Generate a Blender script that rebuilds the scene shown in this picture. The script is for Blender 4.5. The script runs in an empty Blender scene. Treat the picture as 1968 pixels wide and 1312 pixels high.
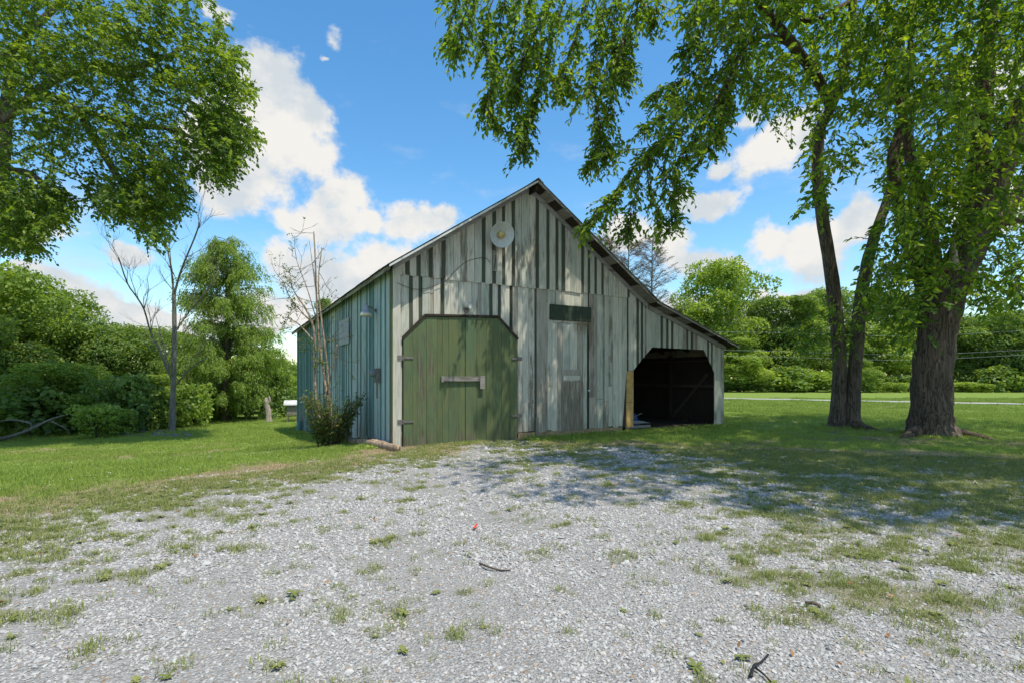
import bpy, bmesh, math, random
import numpy as np
from mathutils import Vector, Matrix, noise
R = math.radians
sc = bpy.context.scene
COL = sc.collection
rng = np.random.default_rng(7)
random.seed(7)

# ------------------------------------------------------------------ camera
CAMH, FPX, CX, HY = 1.6, 1000.0, 984.0, 725.0      # camera height, focal length in photo pixels, horizon row
cd = bpy.data.cameras.new('camera'); cam = bpy.data.objects.new('camera', cd); COL.objects.link(cam)
cd.sensor_width = 36; cd.lens = 36*FPX/1968; cd.shift_y = (HY-656)/1968
cd.clip_start = 0.05; cd.clip_end = 3000
cam.location = (0, 0, CAMH); cam.rotation_euler = (R(90), 0, 0)
sc.camera = cam
def at(px, py, Y):
    return Vector(((px-CX)/FPX*Y, Y, CAMH+(HY-py)/FPX*Y))

# ------------------------------------------------------------------ sun, sky, exposure
SUN_EL, SUN_AZ = R(68), R(131)                     # azimuth clockwise from +Y
sd = bpy.data.lights.new('sun', 'SUN'); so = bpy.data.objects.new('sun', sd); COL.objects.link(so)
sd.energy = 2.9; sd.angle = R(0.53); sd.color = (1.0, 0.935, 0.82)
sv = Vector((math.sin(SUN_AZ)*math.cos(SUN_EL), math.cos(SUN_AZ)*math.cos(SUN_EL), math.sin(SUN_EL)))
so.rotation_euler = sv.to_track_quat('Z', 'Y').to_euler(); so.location = (10, -5, 40)

class NT:
    """small helper to wire nodes"""
    def __init__(s, nt): s.nt = nt
    def n(s, typ, **kw):
        nd = s.nt.nodes.new(typ)
        for k, v in kw.items(): setattr(nd, k, v)
        return nd
    def put(s, sock, v):
        if hasattr(v, 'bl_idname') and hasattr(v, 'is_linked'): s.nt.links.new(v, sock)
        else: sock.default_value = v
    def math(s, op, a, b=0.0, c=None, clamp=False):
        nd = s.n('ShaderNodeMath', operation=op, use_clamp=clamp)
        s.put(nd.inputs[0], a); s.put(nd.inputs[1], b)
        if c is not None: s.put(nd.inputs[2], c)
        return nd.outputs[0]
    def vmath(s, op, a, b):
        nd = s.n('ShaderNodeVectorMath', operation=op)
        s.put(nd.inputs[0], a); s.put(nd.inputs[1], b)
        return nd.outputs['Value'] if op in ('LENGTH', 'DOT_PRODUCT', 'DISTANCE') else nd.outputs['Vector']
    def mix(s, f, a, b, mode='MIX'):
        nd = s.n('ShaderNodeMix', data_type='RGBA', blend_type=mode)
        s.put(nd.inputs[0], f); s.put(nd.inputs[6], c4(a)); s.put(nd.inputs[7], c4(b))
        return nd.outputs[2]
    def step(s, x, lo, hi, a=0.0, b=1.0, smooth=True):
        nd = s.n('ShaderNodeMapRange', interpolation_type='SMOOTHSTEP' if smooth else 'LINEAR')
        s.put(nd.inputs[0], x); s.put(nd.inputs[1], lo); s.put(nd.inputs[2], hi); s.put(nd.inputs[3], a); s.put(nd.inputs[4], b)
        return nd.outputs[0]
    def noise(s, vec, scale, detail=4, rough=0.55, out=0):
        nd = s.n('ShaderNodeTexNoise'); s.put(nd.inputs['Vector'], vec)
        nd.inputs['Scale'].default_value = scale; nd.inputs['Detail'].default_value = detail; nd.inputs['Roughness'].default_value = rough
        return nd.outputs[out]
    def comb(s, x, y, z):
        nd = s.n('ShaderNodeCombineXYZ'); s.put(nd.inputs[0], x); s.put(nd.inputs[1], y); s.put(nd.inputs[2], z); return nd.outputs[0]
    def mapping(s, vec, scale=(1,1,1), rot=(0,0,0), loc=(0,0,0)):
        nd = s.n('ShaderNodeMapping'); s.put(nd.inputs[0], vec); s.put(nd.inputs[1], loc); s.put(nd.inputs[2], rot); s.put(nd.inputs[3], scale)
        return nd.outputs[0]
def c4(c):
    if isinstance(c, (tuple, list)) and len(c) == 3: return (*c, 1.0)
    return c

world = bpy.data.worlds.new('World'); sc.world = world; world.use_nodes = True
wt = world.node_tree; wt.nodes.clear(); W = NT(wt)
sky = W.n('ShaderNodeTexSky', sky_type='NISHITA', sun_disc=False)
sky.sun_elevation = SUN_EL; sky.sun_rotation = SUN_AZ; sky.altitude = 200
sky.air_density = 1.15; sky.dust_density = 0.35; sky.ozone_density = 3.0
tc = W.n('ShaderNodeTexCoord'); sep = W.n('ShaderNodeSeparateXYZ'); wt.links.new(tc.outputs['Generated'], sep.inputs[0])
az = W.math('ARCTAN2', sep.outputs[0], sep.outputs[1])
hlen = W.math('SQRT', W.math('ADD', W.math('MULTIPLY', sep.outputs[0], sep.outputs[0]), W.math('MULTIPLY', sep.outputs[1], sep.outputs[1])))
te = W.math('DIVIDE', sep.outputs[2], W.math('MAXIMUM', hlen, 0.02))
p2 = W.comb(az, te, 0.0)
warp = W.vmath('SUBTRACT', W.noise(p2, 5.0, 5, 0.6, 1), (0.5, 0.5, 0.5))
p3 = W.vmath('ADD', p2, W.vmath('MULTIPLY', warp, (0.14, 0.12, 0.0)))
CLOUDS = [(500,135,75,85),(525,210,110,95),(585,215,58,62),(460,270,110,110),(540,290,105,70),(500,350,120,50),(470,385,85,48),
  (655,380,58,55),(640,425,60,35),(690,440,40,28),(790,430,72,42),(845,420,36,34),(760,455,60,30),
  (620,525,120,52),(730,520,80,50),(540,505,46,30),(700,570,150,45),(130,550,105,46),(190,575,60,26),(60,520,60,28),(250,482,46,22),(60,440,90,40),
  (1470,300,80,50),(1525,255,60,55),(1388,312,26,20),(1432,228,26,22),(1375,385,75,30),(1310,385,30,30),(1495,475,70,44),(1560,490,80,60),
  (1280,470,60,50),(1190,460,60,40),(1350,505,110,34),(1520,570,90,26),(1900,160,80,60),(1930,400,90,60),(300,600,120,40),(150,610,160,40),(520,600,120,50),(1450,620,200,40),(1640,430,60,60),(620,440,90,40),(1290,600,120,30),(415,20,28,18),(652,66,34,44,.42),(625,100,30,14,.40)]
f = None
for (px, py, rx, ry, *thin_) in CLOUDS:
    dx, dz = (px-CX)/FPX, (HY-py)/FPX; a0 = math.atan(dx); ca = math.cos(a0); t0 = dz*ca
    ra, rt = rx/FPX*ca*ca*1.12, ry/FPX*ca*1.12
    v = W.vmath('MULTIPLY', W.vmath('SUBTRACT', p3, (a0, t0, 0)), (1/ra, 1/rt, 0))
    g = W.math('SUBTRACT', thin_[0] if thin_ else 1.0, W.vmath('LENGTH', v, (0, 0, 0)))
    f = g if f is None else W.math('SMOOTH_MAX', f, g, 0.25)
# the rest of the dome carries the same kind of scattered cumulus
gen = W.math('MULTIPLY', W.math('SUBTRACT', W.noise(W.mapping(p3, (1, 1.5, 1)), 3.1, 3, 0.5), 0.53), 6.0)
outside = W.math('MAXIMUM', W.step(W.math('ABSOLUTE', az), 0.80, 0.98), W.step(te, 0.74, 0.95))
gen = W.math('SUBTRACT', gen, W.math('MULTIPLY', W.math('SUBTRACT', 1.0, outside), 6.0))
gen = W.math('SUBTRACT', gen, W.step(te, 1.4, 3.0, 0.0, 3.0))
f = W.math('MAXIMUM', f, gen)
fb = W.math('SUBTRACT', W.noise(p2, 16.0, 9, 0.62), 0.5)
dens = W.math('ADD', f, W.math('MULTIPLY', fb, 1.7))
mask = W.step(dens, -0.06, 0.46)
thin = W.step(W.math('ADD', W.math('MULTIPLY', W.noise(W.mapping(p2, (1.0, 2.2, 1)), 6.0, 6, 0.6), 1.0), W.math('MULTIPLY', te, -0.42)), 0.36, 0.68, 0.0, 0.46)
mask = W.math('MAXIMUM', mask, thin)
bulk = W.step(W.math('ADD', W.noise(W.mapping(p2, loc=(0, 0.05, 0.3)), 7.5, 6, 0.55), W.math('MULTIPLY', fb, 0.5)), 0.36, 0.62)
ccol = W.mix(bulk, (2.7, 2.95, 3.15), (3.75, 3.66, 3.5))
hs = W.n('ShaderNodeHueSaturation'); hs.inputs['Saturation'].default_value = 1.27; hs.inputs['Value'].default_value = 1.0
wt.links.new(sky.outputs[0], hs.inputs['Color'])
skyc = W.mix(1.0, hs.outputs[0], (0.96, 0.97, 0.89), 'MULTIPLY')
bg = W.n('ShaderNodeBackground'); bg.inputs['Strength'].default_value = 0.14
wt.links.new(W.mix(mask, skyc, ccol), bg.inputs['Color'])
wo = W.n('ShaderNodeOutputWorld'); wt.links.new(bg.outputs[0], wo.inputs[0])

vs = sc.view_settings; vs.view_transform = 'Standard'; vs.look = 'None'; vs.gamma = 1; vs.exposure = 0.80; vs.use_curve_mapping = False
cy = sc.cycles
cy.use_denoising = True; cy.use_adaptive_sampling = True; cy.adaptive_threshold = 0.015
cy.max_bounces = 7; cy.diffuse_bounces = 4; cy.glossy_bounces = 2; cy.transmission_bounces = 4; cy.transparent_max_bounces = 4
cy.caustics_reflective = False; cy.caustics_refractive = False

# ------------------------------------------------------------------ terrain shape
def sstep(a, b, x):
    t = np.clip((np.asarray(x, float)-a)/(b-a), 0, 1); return t*t*(3-2*t)
def gz(X, Y):
    X = np.asarray(X, float); Y = np.asarray(Y, float)
    d = np.maximum(0, -X-3.0)
    z = -1.7*(1-np.exp(-d/9.0))*sstep(8, 17, Y)
    z = z + 0.015*np.sin(X*1.3+0.7*Y)*np.sin(Y*1.1-0.4*X)
    return z
def gzf(x, y): return float(gz(x, y))
XL_Y = [-8, 2, 3.5, 6.67, 8.65, 11, 12.2, 14]; XL_X = [-15, -11.5, -10, -6.56, -4.6, -2.75, -2.3, -2.2]
YB_X = [-20, -2.9, -2.5, 0.2, 0.7, 2.8, 4.9, 10, 18, 40]; YB_Y = [12.0, 12.0, 12.2, 13.4, 12.75, 12.5, 11.9, 10.2, 9.2, 9]
def gravel(X, Y):
    """signed metres inside the gravelled yard"""
    a = X-np.interp(Y, XL_Y, XL_X); b = np.interp(X, YB_X, YB_Y)-Y
    return np.minimum(a*0.75, b)
_ph = rng.uniform(0, 6.28, (24,)); _dir = rng.uniform(0, 6.28, (24,))
def wob(X, Y, k, n0=0, n=8):
    """cheap smooth noise about -1..1"""
    s = 0
    for i in range(n0, n0+n):
        kk = k*(0.6+0.13*(i-n0)*1.7); s = s+np.sin(kk*(X*np.cos(_dir[i])+Y*np.sin(_dir[i]))+_ph[i])
    return s/math.sqrt(n/2)/1.6
def patch(X, Y):
    """how weedy the gravel is, 0..1"""
    g = gravel(X, Y)
    edge = sstep(2.4, 0.0, g)
    right = sstep(1.2, 4.2, X-0.15*(Y-5))*sstep(2.6, 4.2, Y)
    mid = sstep(7.5, 9.5, Y)*0.20
    n = wob(X, Y, 2.0, 0)*0.24+wob(X, Y, 6.5, 8)*0.40+wob(X, Y, 17.0, 16)*0.44
    base = -0.17+0.60*edge*np.where(X < -1, 1.0, .7)+0.66*right+mid*1.0+0.55*sstep(-2.7, -4.4, X)*sstep(2.0, 3.4, Y)
    return np.clip((base+n*0.75)*1.5, 0, 1)

# ------------------------------------------------------------------ mesh helpers
def link(o, parent=None):
    COL.objects.link(o)
    if parent is not None: o.parent = parent
    return o
def mesh_obj(name, verts, faces, mat, parent=None, smooth=False, loc=None):
    me = bpy.data.meshes.new(name); me.from_pydata([tuple(v) for v in verts], [], faces); me.update()
    if smooth: me.polygons.foreach_set('use_smooth', [True]*len(me.polygons))
    if mat is not None: me.materials.append(mat)
    o = bpy.data.objects.new(name, me)
    if loc is not None: o.location = loc
    return link(o, parent)
def tag(o, label=None, cat=None, group=None, kind=None):
    if label: o['label'] = label
    if cat: o['category'] = cat
    if group: o['group'] = group
    if kind: o['kind'] = kind
    return o
def empty(name, loc=(0, 0, 0), rz=0):
    o = bpy.data.objects.new(name, None); o.location = loc; o.rotation_euler = (0, 0, rz); o.empty_display_size = 0.2
    return link(o)
class MB:
    def __init__(s): s.v = []; s.f = []
    def add(s, v, f):
        k = len(s.v); s.v += [tuple(p) for p in v]; s.f += [tuple(i+k for i in q) for q in f]
    def box(s, x0, x1, y0, y1, z0, z1):
        s.add([(x0,y0,z0),(x1,y0,z0),(x1,y1,z0),(x0,y1,z0),(x0,y0,z1),(x1,y0,z1),(x1,y1,z1),(x0,y1,z1)],
              [(0,3,2,1),(4,5,6,7),(0,1,5,4),(1,2,6,5),(2,3,7,6),(3,0,4,7)])
    def prism(s, poly, off):
        """poly: 3D ring; off: extrusion vector"""
        n = len(poly); off = Vector(off); a = [Vector(p) for p in poly]; b = [p+off for p in a]
        s.add(a+b, [tuple(range(n-1, -1, -1)), tuple(range(n, 2*n))]+[(i, (i+1) % n, n+(i+1) % n, n+i) for i in range(n)])
    def bar(s, a, b, w, h, up=(0, 0, 1)):
        a, b = Vector(a), Vector(b); d = (b-a).normalized(); sd = d.cross(Vector(up))
        if sd.length < 1e-4: sd = d.cross(Vector((1, 0, 0)))
        sd.normalize(); u = sd.cross(d); sd *= w/2; u *= h/2
        s.prism([a-sd-u, a+sd-u, a+sd+u, a-sd+u], b-a)
    def tube(s, pts, rad, seg=8, wobble=0.0, cap=True, sub=1, ell=None, seed=0.0):
        pts = [Vector(p) for p in pts]; rad = list(rad)
        if sub > 1: pts, rad = smooth_path(pts, rad, sub)
        n = len(pts); k = len(s.v); ref = None
        for i in range(n):
            t = (pts[min(i+1, n-1)]-pts[max(i-1, 0)])
            if t.length < 1e-6: t = Vector((0, 0, 1))
            t.normalize()
            if ref is None:
                ref = t.cross(Vector((0.31, 0.95, 0.05)));
                if ref.length < 1e-3: ref = t.cross(Vector((1, 0, 0)))
            ref = (ref-t*ref.dot(t)).normalized(); bi = t.cross(ref)
            for j in range(seg):
                a = 2*math.pi*j/seg; r = rad[i]
                if wobble:
                    q = Vector((math.cos(a)*1.7+seed, math.sin(a)*1.7, i*0.35)); r *= 1+wobble*noise.noise(q)*1.6
                s.v.append(tuple(pts[i]+(ref*math.cos(a)+bi*math.sin(a))*r))
        for i in range(n-1):
            for j in range(seg):
                a = k+i*seg+j; b = k+i*seg+(j+1) % seg
                s.f.append((a, b, b+seg, a+seg))
        if cap:
            s.f.append(tuple(k+j for j in range(seg-1, -1, -1))); s.f.append(tuple(k+(n-1)*seg+j for j in range(seg)))
    def lathe(s, c, prof, axis=(0, 0, 1), seg=20):
        """prof: (radius, height) list"""
        ax = Vector(axis).normalized(); q = ax.to_track_quat('Z', 'Y'); c = Vector(c); k = len(s.v)
        for r, h in prof:
            for j in range(seg):
                a = 2*math.pi*j/seg; s.v.append(tuple(c+q @ Vector((r*math.cos(a), r*math.sin(a), h))))
        for i in range(len(prof)-1):
            for j in range(seg):
                a = k+i*seg+j; b = k+i*seg+(j+1) % seg; s.f.append((a, b, b+seg, a+seg))
    def build(s, name, mat, parent=None, smooth=False):
        return mesh_obj(name, s.v, s.f, mat, parent, smooth)
def smooth_path(pts, rad, sub):
    P, Q = [], []; n = len(pts)
    for i in range(n-1):
        p0, p1, p2_, p3_ = pts[max(i-1, 0)], pts[i], pts[i+1], pts[min(i+2, n-1)]
        for j in range(sub):
            t = j/sub
            P.append(0.5*((2*p1)+(p2_-p0)*t+(2*p0-5*p1+4*p2_-p3_)*t*t+(3*p1-p0-3*p2_+p3_)*t**3)); Q.append(rad[i]*(1-t)+rad[i+1]*t)
    P.append(pts[-1]); Q.append(rad[-1]); return P, Q

def norm(a): return a/np.maximum(np.linalg.norm(a, axis=1, keepdims=True), 1e-9)
LEAF = np.array([(0,0,0),(.28,-.5,.10),(.66,-.36,.06),(1,0,-.10),(.66,.36,.06),(.28,.5,.10)])
def leaf_mesh(name, P, D, Nn, L, ratio, rnd, mat, parent=None):
    """one object of many leaf-shaped faces"""
    D = norm(D); Nn = Nn-D*np.sum(D*Nn, 1, keepdims=True); Nn = norm(Nn); S = np.cross(Nn, D); n = len(P)
    u, v, w = LEAF[:, 0], LEAF[:, 1]*ratio, LEAF[:, 2]
    L = np.broadcast_to(np.asarray(L, float), (n,))[:, None, None]
    V = P[:, None, :]+L*(u[None, :, None]*D[:, None, :]+v[None, :, None]*S[:, None, :]+w[None, :, None]*Nn[:, None, :])
    V = V.reshape(-1, 3)
    idx = (np.arange(n)*6)[:, None]+np.array([0,1,2,3,0,3,4,5])[None, :]
    me = bpy.data.meshes.new(name); me.vertices.add(n*6); me.vertices.foreach_set('co', V.ravel())
    me.loops.add(n*8); me.loops.foreach_set('vertex_index', idx.ravel().astype(np.int32))
    me.polygons.add(n*2); me.polygons.foreach_set('loop_start', (np.arange(n*2)*4).astype(np.int32))
    at_ = me.attributes.new('rnd', 'FLOAT', 'FACE'); at_.data.foreach_set('value', np.repeat(np.asarray(rnd, np.float32), 2))
    me.update(calc_edges=True); me.materials.append(mat)
    o = bpy.data.objects.new(name, me); return link(o, parent)
def inpoly(x, y, poly):
    c = np.zeros(len(x), bool); n = len(poly)
    for i in range(n):
        x1, y1 = poly[i]; x2, y2 = poly[(i+1) % n]
        c ^= ((y1 > y) != (y2 > y)) & (x < (x2-x1)*(y-y1)/(y2-y1+1e-9)+x1)
    return c
def rdir(n, r=rng): return norm(r.normal(size=(n, 3)))

def scatter(name, pts, rot, scl, protos, mat, label, kind='stuff'):
    """a stuff object: small meshes set on a cloud of points"""
    col = bpy.data.collections.new(name+'_kinds')
    for i, (v, f) in enumerate(protos):
        me = bpy.data.meshes.new(name+'_kind'); me.from_pydata([tuple(p) for p in v], [], f); me.update(); me.materials.append(mat)
        col.objects.link(bpy.data.objects.new(name+'_kind', me))
    n = len(pts); me = bpy.data.meshes.new(name); me.vertices.add(n); me.vertices.foreach_set('co', np.asarray(pts, float).ravel())
    a = me.attributes.new('rot', 'FLOAT_VECTOR', 'POINT'); a.data.foreach_set('vector', np.asarray(rot, float).ravel())
    a = me.attributes.new('scl', 'FLOAT_VECTOR', 'POINT'); a.data.foreach_set('vector', np.asarray(scl, float).ravel())
    a = me.attributes.new('pick', 'INT', 'POINT'); a.data.foreach_set('value', rng.integers(0, len(protos), n).astype(np.int32))
    o = bpy.data.objects.new(name, me); link(o)
    ng = bpy.data.node_groups.new(name+'_scatter', 'GeometryNodeTree')
    ng.interface.new_socket('Geometry', in_out='INPUT', socket_type='NodeSocketGeometry'); ng.interface.new_socket('Geometry', in_out='OUTPUT', socket_type='NodeSocketGeometry')
    N = ng.nodes.new; gi, go = N('NodeGroupInput'), N('NodeGroupOutput')
    ci = N('GeometryNodeCollectionInfo'); ci.inputs['Collection'].default_value = col; ci.inputs['Separate Children'].default_value = True; ci.inputs['Reset Children'].default_value = True
    ip = N('GeometryNodeInstanceOnPoints'); ip.inputs['Pick Instance'].default_value = True
    def attr(nm, t):
        q = N('GeometryNodeInputNamedAttribute'); q.data_type = t; q.inputs['Name'].default_value = nm
        return [x for x in q.outputs if x.enabled and x.name == 'Attribute'][0]
    Lk = ng.links.new
    Lk(gi.outputs[0], ip.inputs['Points']); Lk(ci.outputs[0], ip.inputs['Instance']); Lk(attr('pick', 'INT'), ip.inputs['Instance Index'])
    er = N('FunctionNodeEulerToRotation'); Lk(attr('rot', 'FLOAT_VECTOR'), er.inputs[0]); Lk(er.outputs[0], ip.inputs['Rotation']); Lk(attr('scl', 'FLOAT_VECTOR'), ip.inputs['Scale'])
    Lk(ip.outputs[0], go.inputs[0])
    md = o.modifiers.new('scatter', 'NODES'); md.node_group = ng
    tag(o, label=label, cat=name.replace('_', ' '), kind=kind)
    return o

# ------------------------------------------------------------------ materials
def newmat(name):
    m = bpy.data.materials.new(name); m.use_nodes = True; nt = m.node_tree; nt.nodes.clear()
    T = NT(nt); out = T.n('ShaderNodeOutputMaterial'); b = T.n('ShaderNodeBsdfPrincipled'); nt.links.new(b.outputs[0], out.inputs[0])
    T.out = out; T.b = b; T.m = m; b.inputs['Roughness'].default_value = 0.85; b.inputs['Specular IOR Level'].default_value = 0.25
    return T
def objco(T): return T.n('ShaderNodeTexCoord').outputs['Object']
def geopos(T): return T.n('ShaderNodeNewGeometry').outputs['Position']
def orand(T): return T.n('ShaderNodeObjectInfo').outputs['Random']
def bump(T, h, strength=0.4, dist=0.02):
    nd = T.n('ShaderNodeBump'); nd.inputs['Strength'].default_value = strength; nd.inputs['Distance'].default_value = dist
    T.put(nd.inputs['Height'], h); T.put(T.b.inputs['Normal'], nd.outputs[0])

def wood(name, paint, paint2, bare, wear=0.5, seed=0.0, moss=None, rough=0.8, horiz=False):
    """painted boards worn down to the wood along the grain; boards differ"""
    T = newmat(name); co = objco(T); r = orand(T)
    sh = T.vmath('ADD', co, T.comb(T.math('MULTIPLY', r, 37.0), T.math('MULTIPLY', r, 11.0), T.math('MULTIPLY', r, 53.0)))
    st = (1, 1, 0.07) if not horiz else (0.07, 0.07, 1)
    grain = T.noise(T.mapping(sh, tuple(q*26 for q in st)), 1.0, 6, 0.65)
    worn = T.noise(T.mapping(sh, tuple(q*9 for q in ((1, 1, 0.16) if not horiz else (0.16, 0.16, 1)))), 1.0, 6, 0.68)
    big = T.noise(co, 0.55, 3, 0.5)
    fine = T.noise(sh, 55.0, 4, 0.7)
    pm = T.mix(T.step(T.noise(sh, 1.6, 4, 0.6), 0.35, 0.68), paint, paint2)
    pm = T.mix(0.35, pm, T.mix(r, tuple(c*0.72 for c in paint), tuple(min(1, c*1.2) for c in paint2)))
    w = T.math('ADD', T.math('MULTIPLY', worn, 0.9), T.math('ADD', T.math('MULTIPLY', T.math('SUBTRACT', r, 0.5), 0.30), T.math('MULTIPLY', T.math('SUBTRACT', big, 0.5), 0.5)))
    w = T.math('ADD', w, T.math('MULTIPLY', T.math('SUBTRACT', fine, 0.5), 0.25))
    zz = T.n('ShaderNodeSeparateXYZ'); T.put(zz.inputs[0], co)
    w = T.math('ADD', w, T.step(zz.outputs[2], 0.9, 0.0, 0.0, 0.13))       # splash zone near the ground is worn more
    m = T.step(w, 0.72-wear*0.45, 0.90-wear*0.45)
    bw = T.mix(T.step(grain, 0.3, 0.7), tuple(c*0.6 for c in bare), tuple(c*1.25 for c in bare))
    c = T.mix(m, pm, bw)
    if moss: c = T.mix(T.math('MULTIPLY', T.step(T.noise(T.mapping(sh, (5, 5, 0.8)), 1.0, 5, 0.6), 0.55, 0.75), 0.6), c, moss)
    c = T.mix(T.step(grain, 0.62, 0.30, 0.0, 0.38), c, tuple(q*0.45 for q in bare))
    T.put(T.b.inputs['Base Color'], c); T.b.inputs['Roughness'].default_value = rough
    bump(T, T.math('ADD', T.math('MULTIPLY', grain, 0.7), T.math('MULTIPLY', m, -0.6)), 0.5, 0.01)
    return T.m
def plain(name, col, rough=0.7, metal=0.0, var=0.25, scale=6.0, col2=None, bmp=0.0):
    T = newmat(name); co = objco(T); n1 = T.noise(co, scale, 6, 0.65)
    c = T.mix(T.step(n1, 0.3, 0.7), tuple(q*(1-var) for q in col), tuple(q*(1+var*0.6) for q in col))
    if col2: c = T.mix(T.step(T.noise(co, scale*0.6, 5, 0.7), 0.52, 0.62), c, col2)
    T.put(T.b.inputs['Base Color'], c); T.b.inputs['Roughness'].default_value = rough; T.b.inputs['Metallic'].default_value = metal
    if bmp: bump(T, T.noise(co, scale*4, 5, 0.6), bmp, 0.02)
    return T.m
def leafmat(name, dark, mid, light, trans=0.38, rough=0.5):
    T = newmat(name); a = T.n('ShaderNodeAttribute', attribute_name='rnd').outputs['Fac']
    rp = T.n('ShaderNodeValToRGB'); T.put(rp.inputs[0], a); e = rp.color_ramp.elements
    e[0].position = 0.0; e[0].color = c4(dark); e[1].position = 1.0; e[1].color = c4(light); k = e.new(0.55); k.color = c4(mid)
    tv = T.mix(T.math('MULTIPLY', orand(T), 0.35), rp.outputs[0], mid)
    T.put(T.b.inputs['Base Color'], tv); T.b.inputs['Roughness'].default_value = rough; T.b.inputs['Specular IOR Level'].default_value = 0.35
    tr = T.n('ShaderNodeBsdfTranslucent'); T.put(tr.inputs[0], T.mix(1.0, tv, (1.95, 1.80, 0.55), 'MULTIPLY'))
    mx = T.n('ShaderNodeMixShader'); mx.inputs[0].default_value = trans
    T.nt.links.new(T.b.outputs[0], mx.inputs[1]); T.nt.links.new(tr.outputs[0], mx.inputs[2]); T.nt.links.new(mx.outputs[0], T.out.inputs[0])
    return T.m
def barkmat(name, col, col2, scale=9.0):
    T = newmat(name); co = objco(T)
    st = T.noise(T.mapping(co, (scale, scale, scale*0.16)), 1.0, 7, 0.7); big = T.noise(co, 1.1, 4, 0.6)
    rg = T.math('ABSOLUTE', T.math('SUBTRACT', T.noise(T.mapping(co, (scale*1.7, scale*1.7, scale*0.17), loc=(3, 1, 7)), 1.0, 4, 0.6), 0.5))
    st = T.math('MULTIPLY', T.math('ADD', T.math('MULTIPLY', st, 0.55), 0.45), T.step(rg, 0.0, 0.05, 0.62, 1.0))
    c = T.mix(T.step(st, 0.36, 0.78), col, col2); c = T.mix(T.step(big, 0.45, 0.72, 0, 0.5), c, tuple(q*1.35 for q in col2))
    T.put(T.b.inputs['Base Color'], c); T.b.inputs['Roughness'].default_value = 0.95
    bump(T, st, 1.0, 0.06); return T.m

M = {}
M['white'] = wood('white_paint_worn', (.62,.585,.48), (.54,.515,.42), (.27,.23,.175), 0.40, moss=(.22,.27,.23))
M['white2'] = wood('pale_green_white_paint', (.54,.535,.44), (.45,.46,.375), (.25,.215,.165), 0.46, moss=(.13,.22,.17))
M['bare'] = wood('bare_grey_board', (.43,.39,.315), (.36,.325,.26), (.24,.20,.15), 0.60, moss=(.15,.20,.16))
M['strip'] = wood('dark_batten_ghost', (.085,.092,.060), (.065,.078,.055), (.075,.062,.045), 0.45, moss=(.05,.085,.06))
M['teal'] = wood('teal_paint_worn', (.125,.270,.265), (.10,.22,.225), (.24,.23,.21), 0.34)
M['bluegrey'] = wood('blue_grey_paint_worn', (.50,.57,.56), (.40,.50,.50), (.30,.28,.25), 0.50)
M['door'] = wood('green_door_paint', (.135,.160,.064), (.090,.135,.066), (.14,.12,.085), 0.40, moss=(.09,.16,.09))
M['panelgreen'] = wood('dark_green_board_paint', (.030,.046,.032), (.040,.058,.036), (.07,.06,.045), 0.25, horiz=True)
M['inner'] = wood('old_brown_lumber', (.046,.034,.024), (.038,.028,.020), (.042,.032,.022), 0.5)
M['midlumber'] = wood('brown_brace_lumber', (.085,.068,.050), (.07,.055,.042), (.07,.055,.04), 0.5)
M['greywood'] = wood('grey_weathered_lumber', (.30,.275,.24), (.24,.22,.19), (.17,.15,.12), 0.5, horiz=True)
M['fascia'] = wood('pale_weathered_fascia', (.40,.39,.35), (.32,.31,.28), (.17,.15,.125), 0.5, horiz=True)
M['yellow'] = plain('new_yellow_plywood', (.48,.30,.11), 0.7, 0, 0.25, 7)
M['block'] = plain('tan_block', (.34,.24,.13), 0.95, 0, 0.3, 8, bmp=0.5)
M['tin'] = plain('galvanised_tin', (.55,.56,.57), 0.42, 0.75, 0.2, 3, (.33,.17,.07), 0.05)
M['metal'] = plain('grey_metal', (.20,.185,.17), 0.55, 0.5, 0.25, 20, (.20,.12,.07))
M['enamel'] = plain('white_enamel', (.50,.53,.50), 0.35, 0, 0.12, 6)
M['shade'] = plain('grey_lamp_enamel', (.30,.32,.35), 0.4, 0.2, 0.15, 9)
M['amber'] = plain('yellowed_glass', (.50,.38,.14), 0.4, 0, 0.3, 9)
M['black'] = plain('black_rubber', (.02,.02,.02), 0.6, 0, 0.2, 10)
M['whitesheet'] = plain('white_painted_sheet', (.62,.63,.60), 0.6, 0.0, 0.15, 4, (.38,.37,.33))
M['greypanel'] = plain('grey_board', (.38,.38,.42), 0.7, 0.0, 0.12, 4, (.30,.30,.32))
M['blue'] = plain('blue_tarp', (.03,.08,.26), 0.5, 0, 0.3, 6)
M['red'] = plain('red_plastic', (.65,.06,.05), 0.5, 0, 0.1, 10)
M['bark'] = barkmat('dark_ridged_bark', (.036,.027,.019), (.135,.102,.073))
M['bark2'] = barkmat('brown_ridged_bark', (.045,.036,.027), (.165,.130,.098))
M['barkgrey'] = barkmat('grey_bark', (.10,.092,.082), (.25,.235,.21), 14)
M['barkpale'] = barkmat('peeled_pale_wood', (.26,.20,.15), (.48,.41,.33), 12)
M['barkmyrtle'] = barkmat('tan_smooth_bark', (.24,.17,.11), (.42,.32,.23), 10)
M['logbark'] = barkmat('log_bark_and_orange_rot', (.20,.15,.11), (.42,.30,.20), 7)
M['twig'] = plain('brown_twig', (.085,.065,.048), 0.9, 0, 0.3, 20)
M['leaf_near'] = leafmat('shade_tree_leaf', (.050,.110,.016), (.140,.240,.030), (.305,.395,.050), 0.52)
M['leaf_left'] = leafmat('lawn_tree_leaf', (.050,.105,.020), (.140,.225,.038), (.270,.355,.065), 0.46)
M['leaf_a'] = leafmat('woodland_leaf', (.085,.155,.040), (.210,.305,.072), (.320,.420,.110), 0.44)
M['leaf_b'] = leafmat('woodland_leaf_bright', (.115,.195,.042), (.255,.355,.074), (.370,.465,.110), 0.44)
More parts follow.
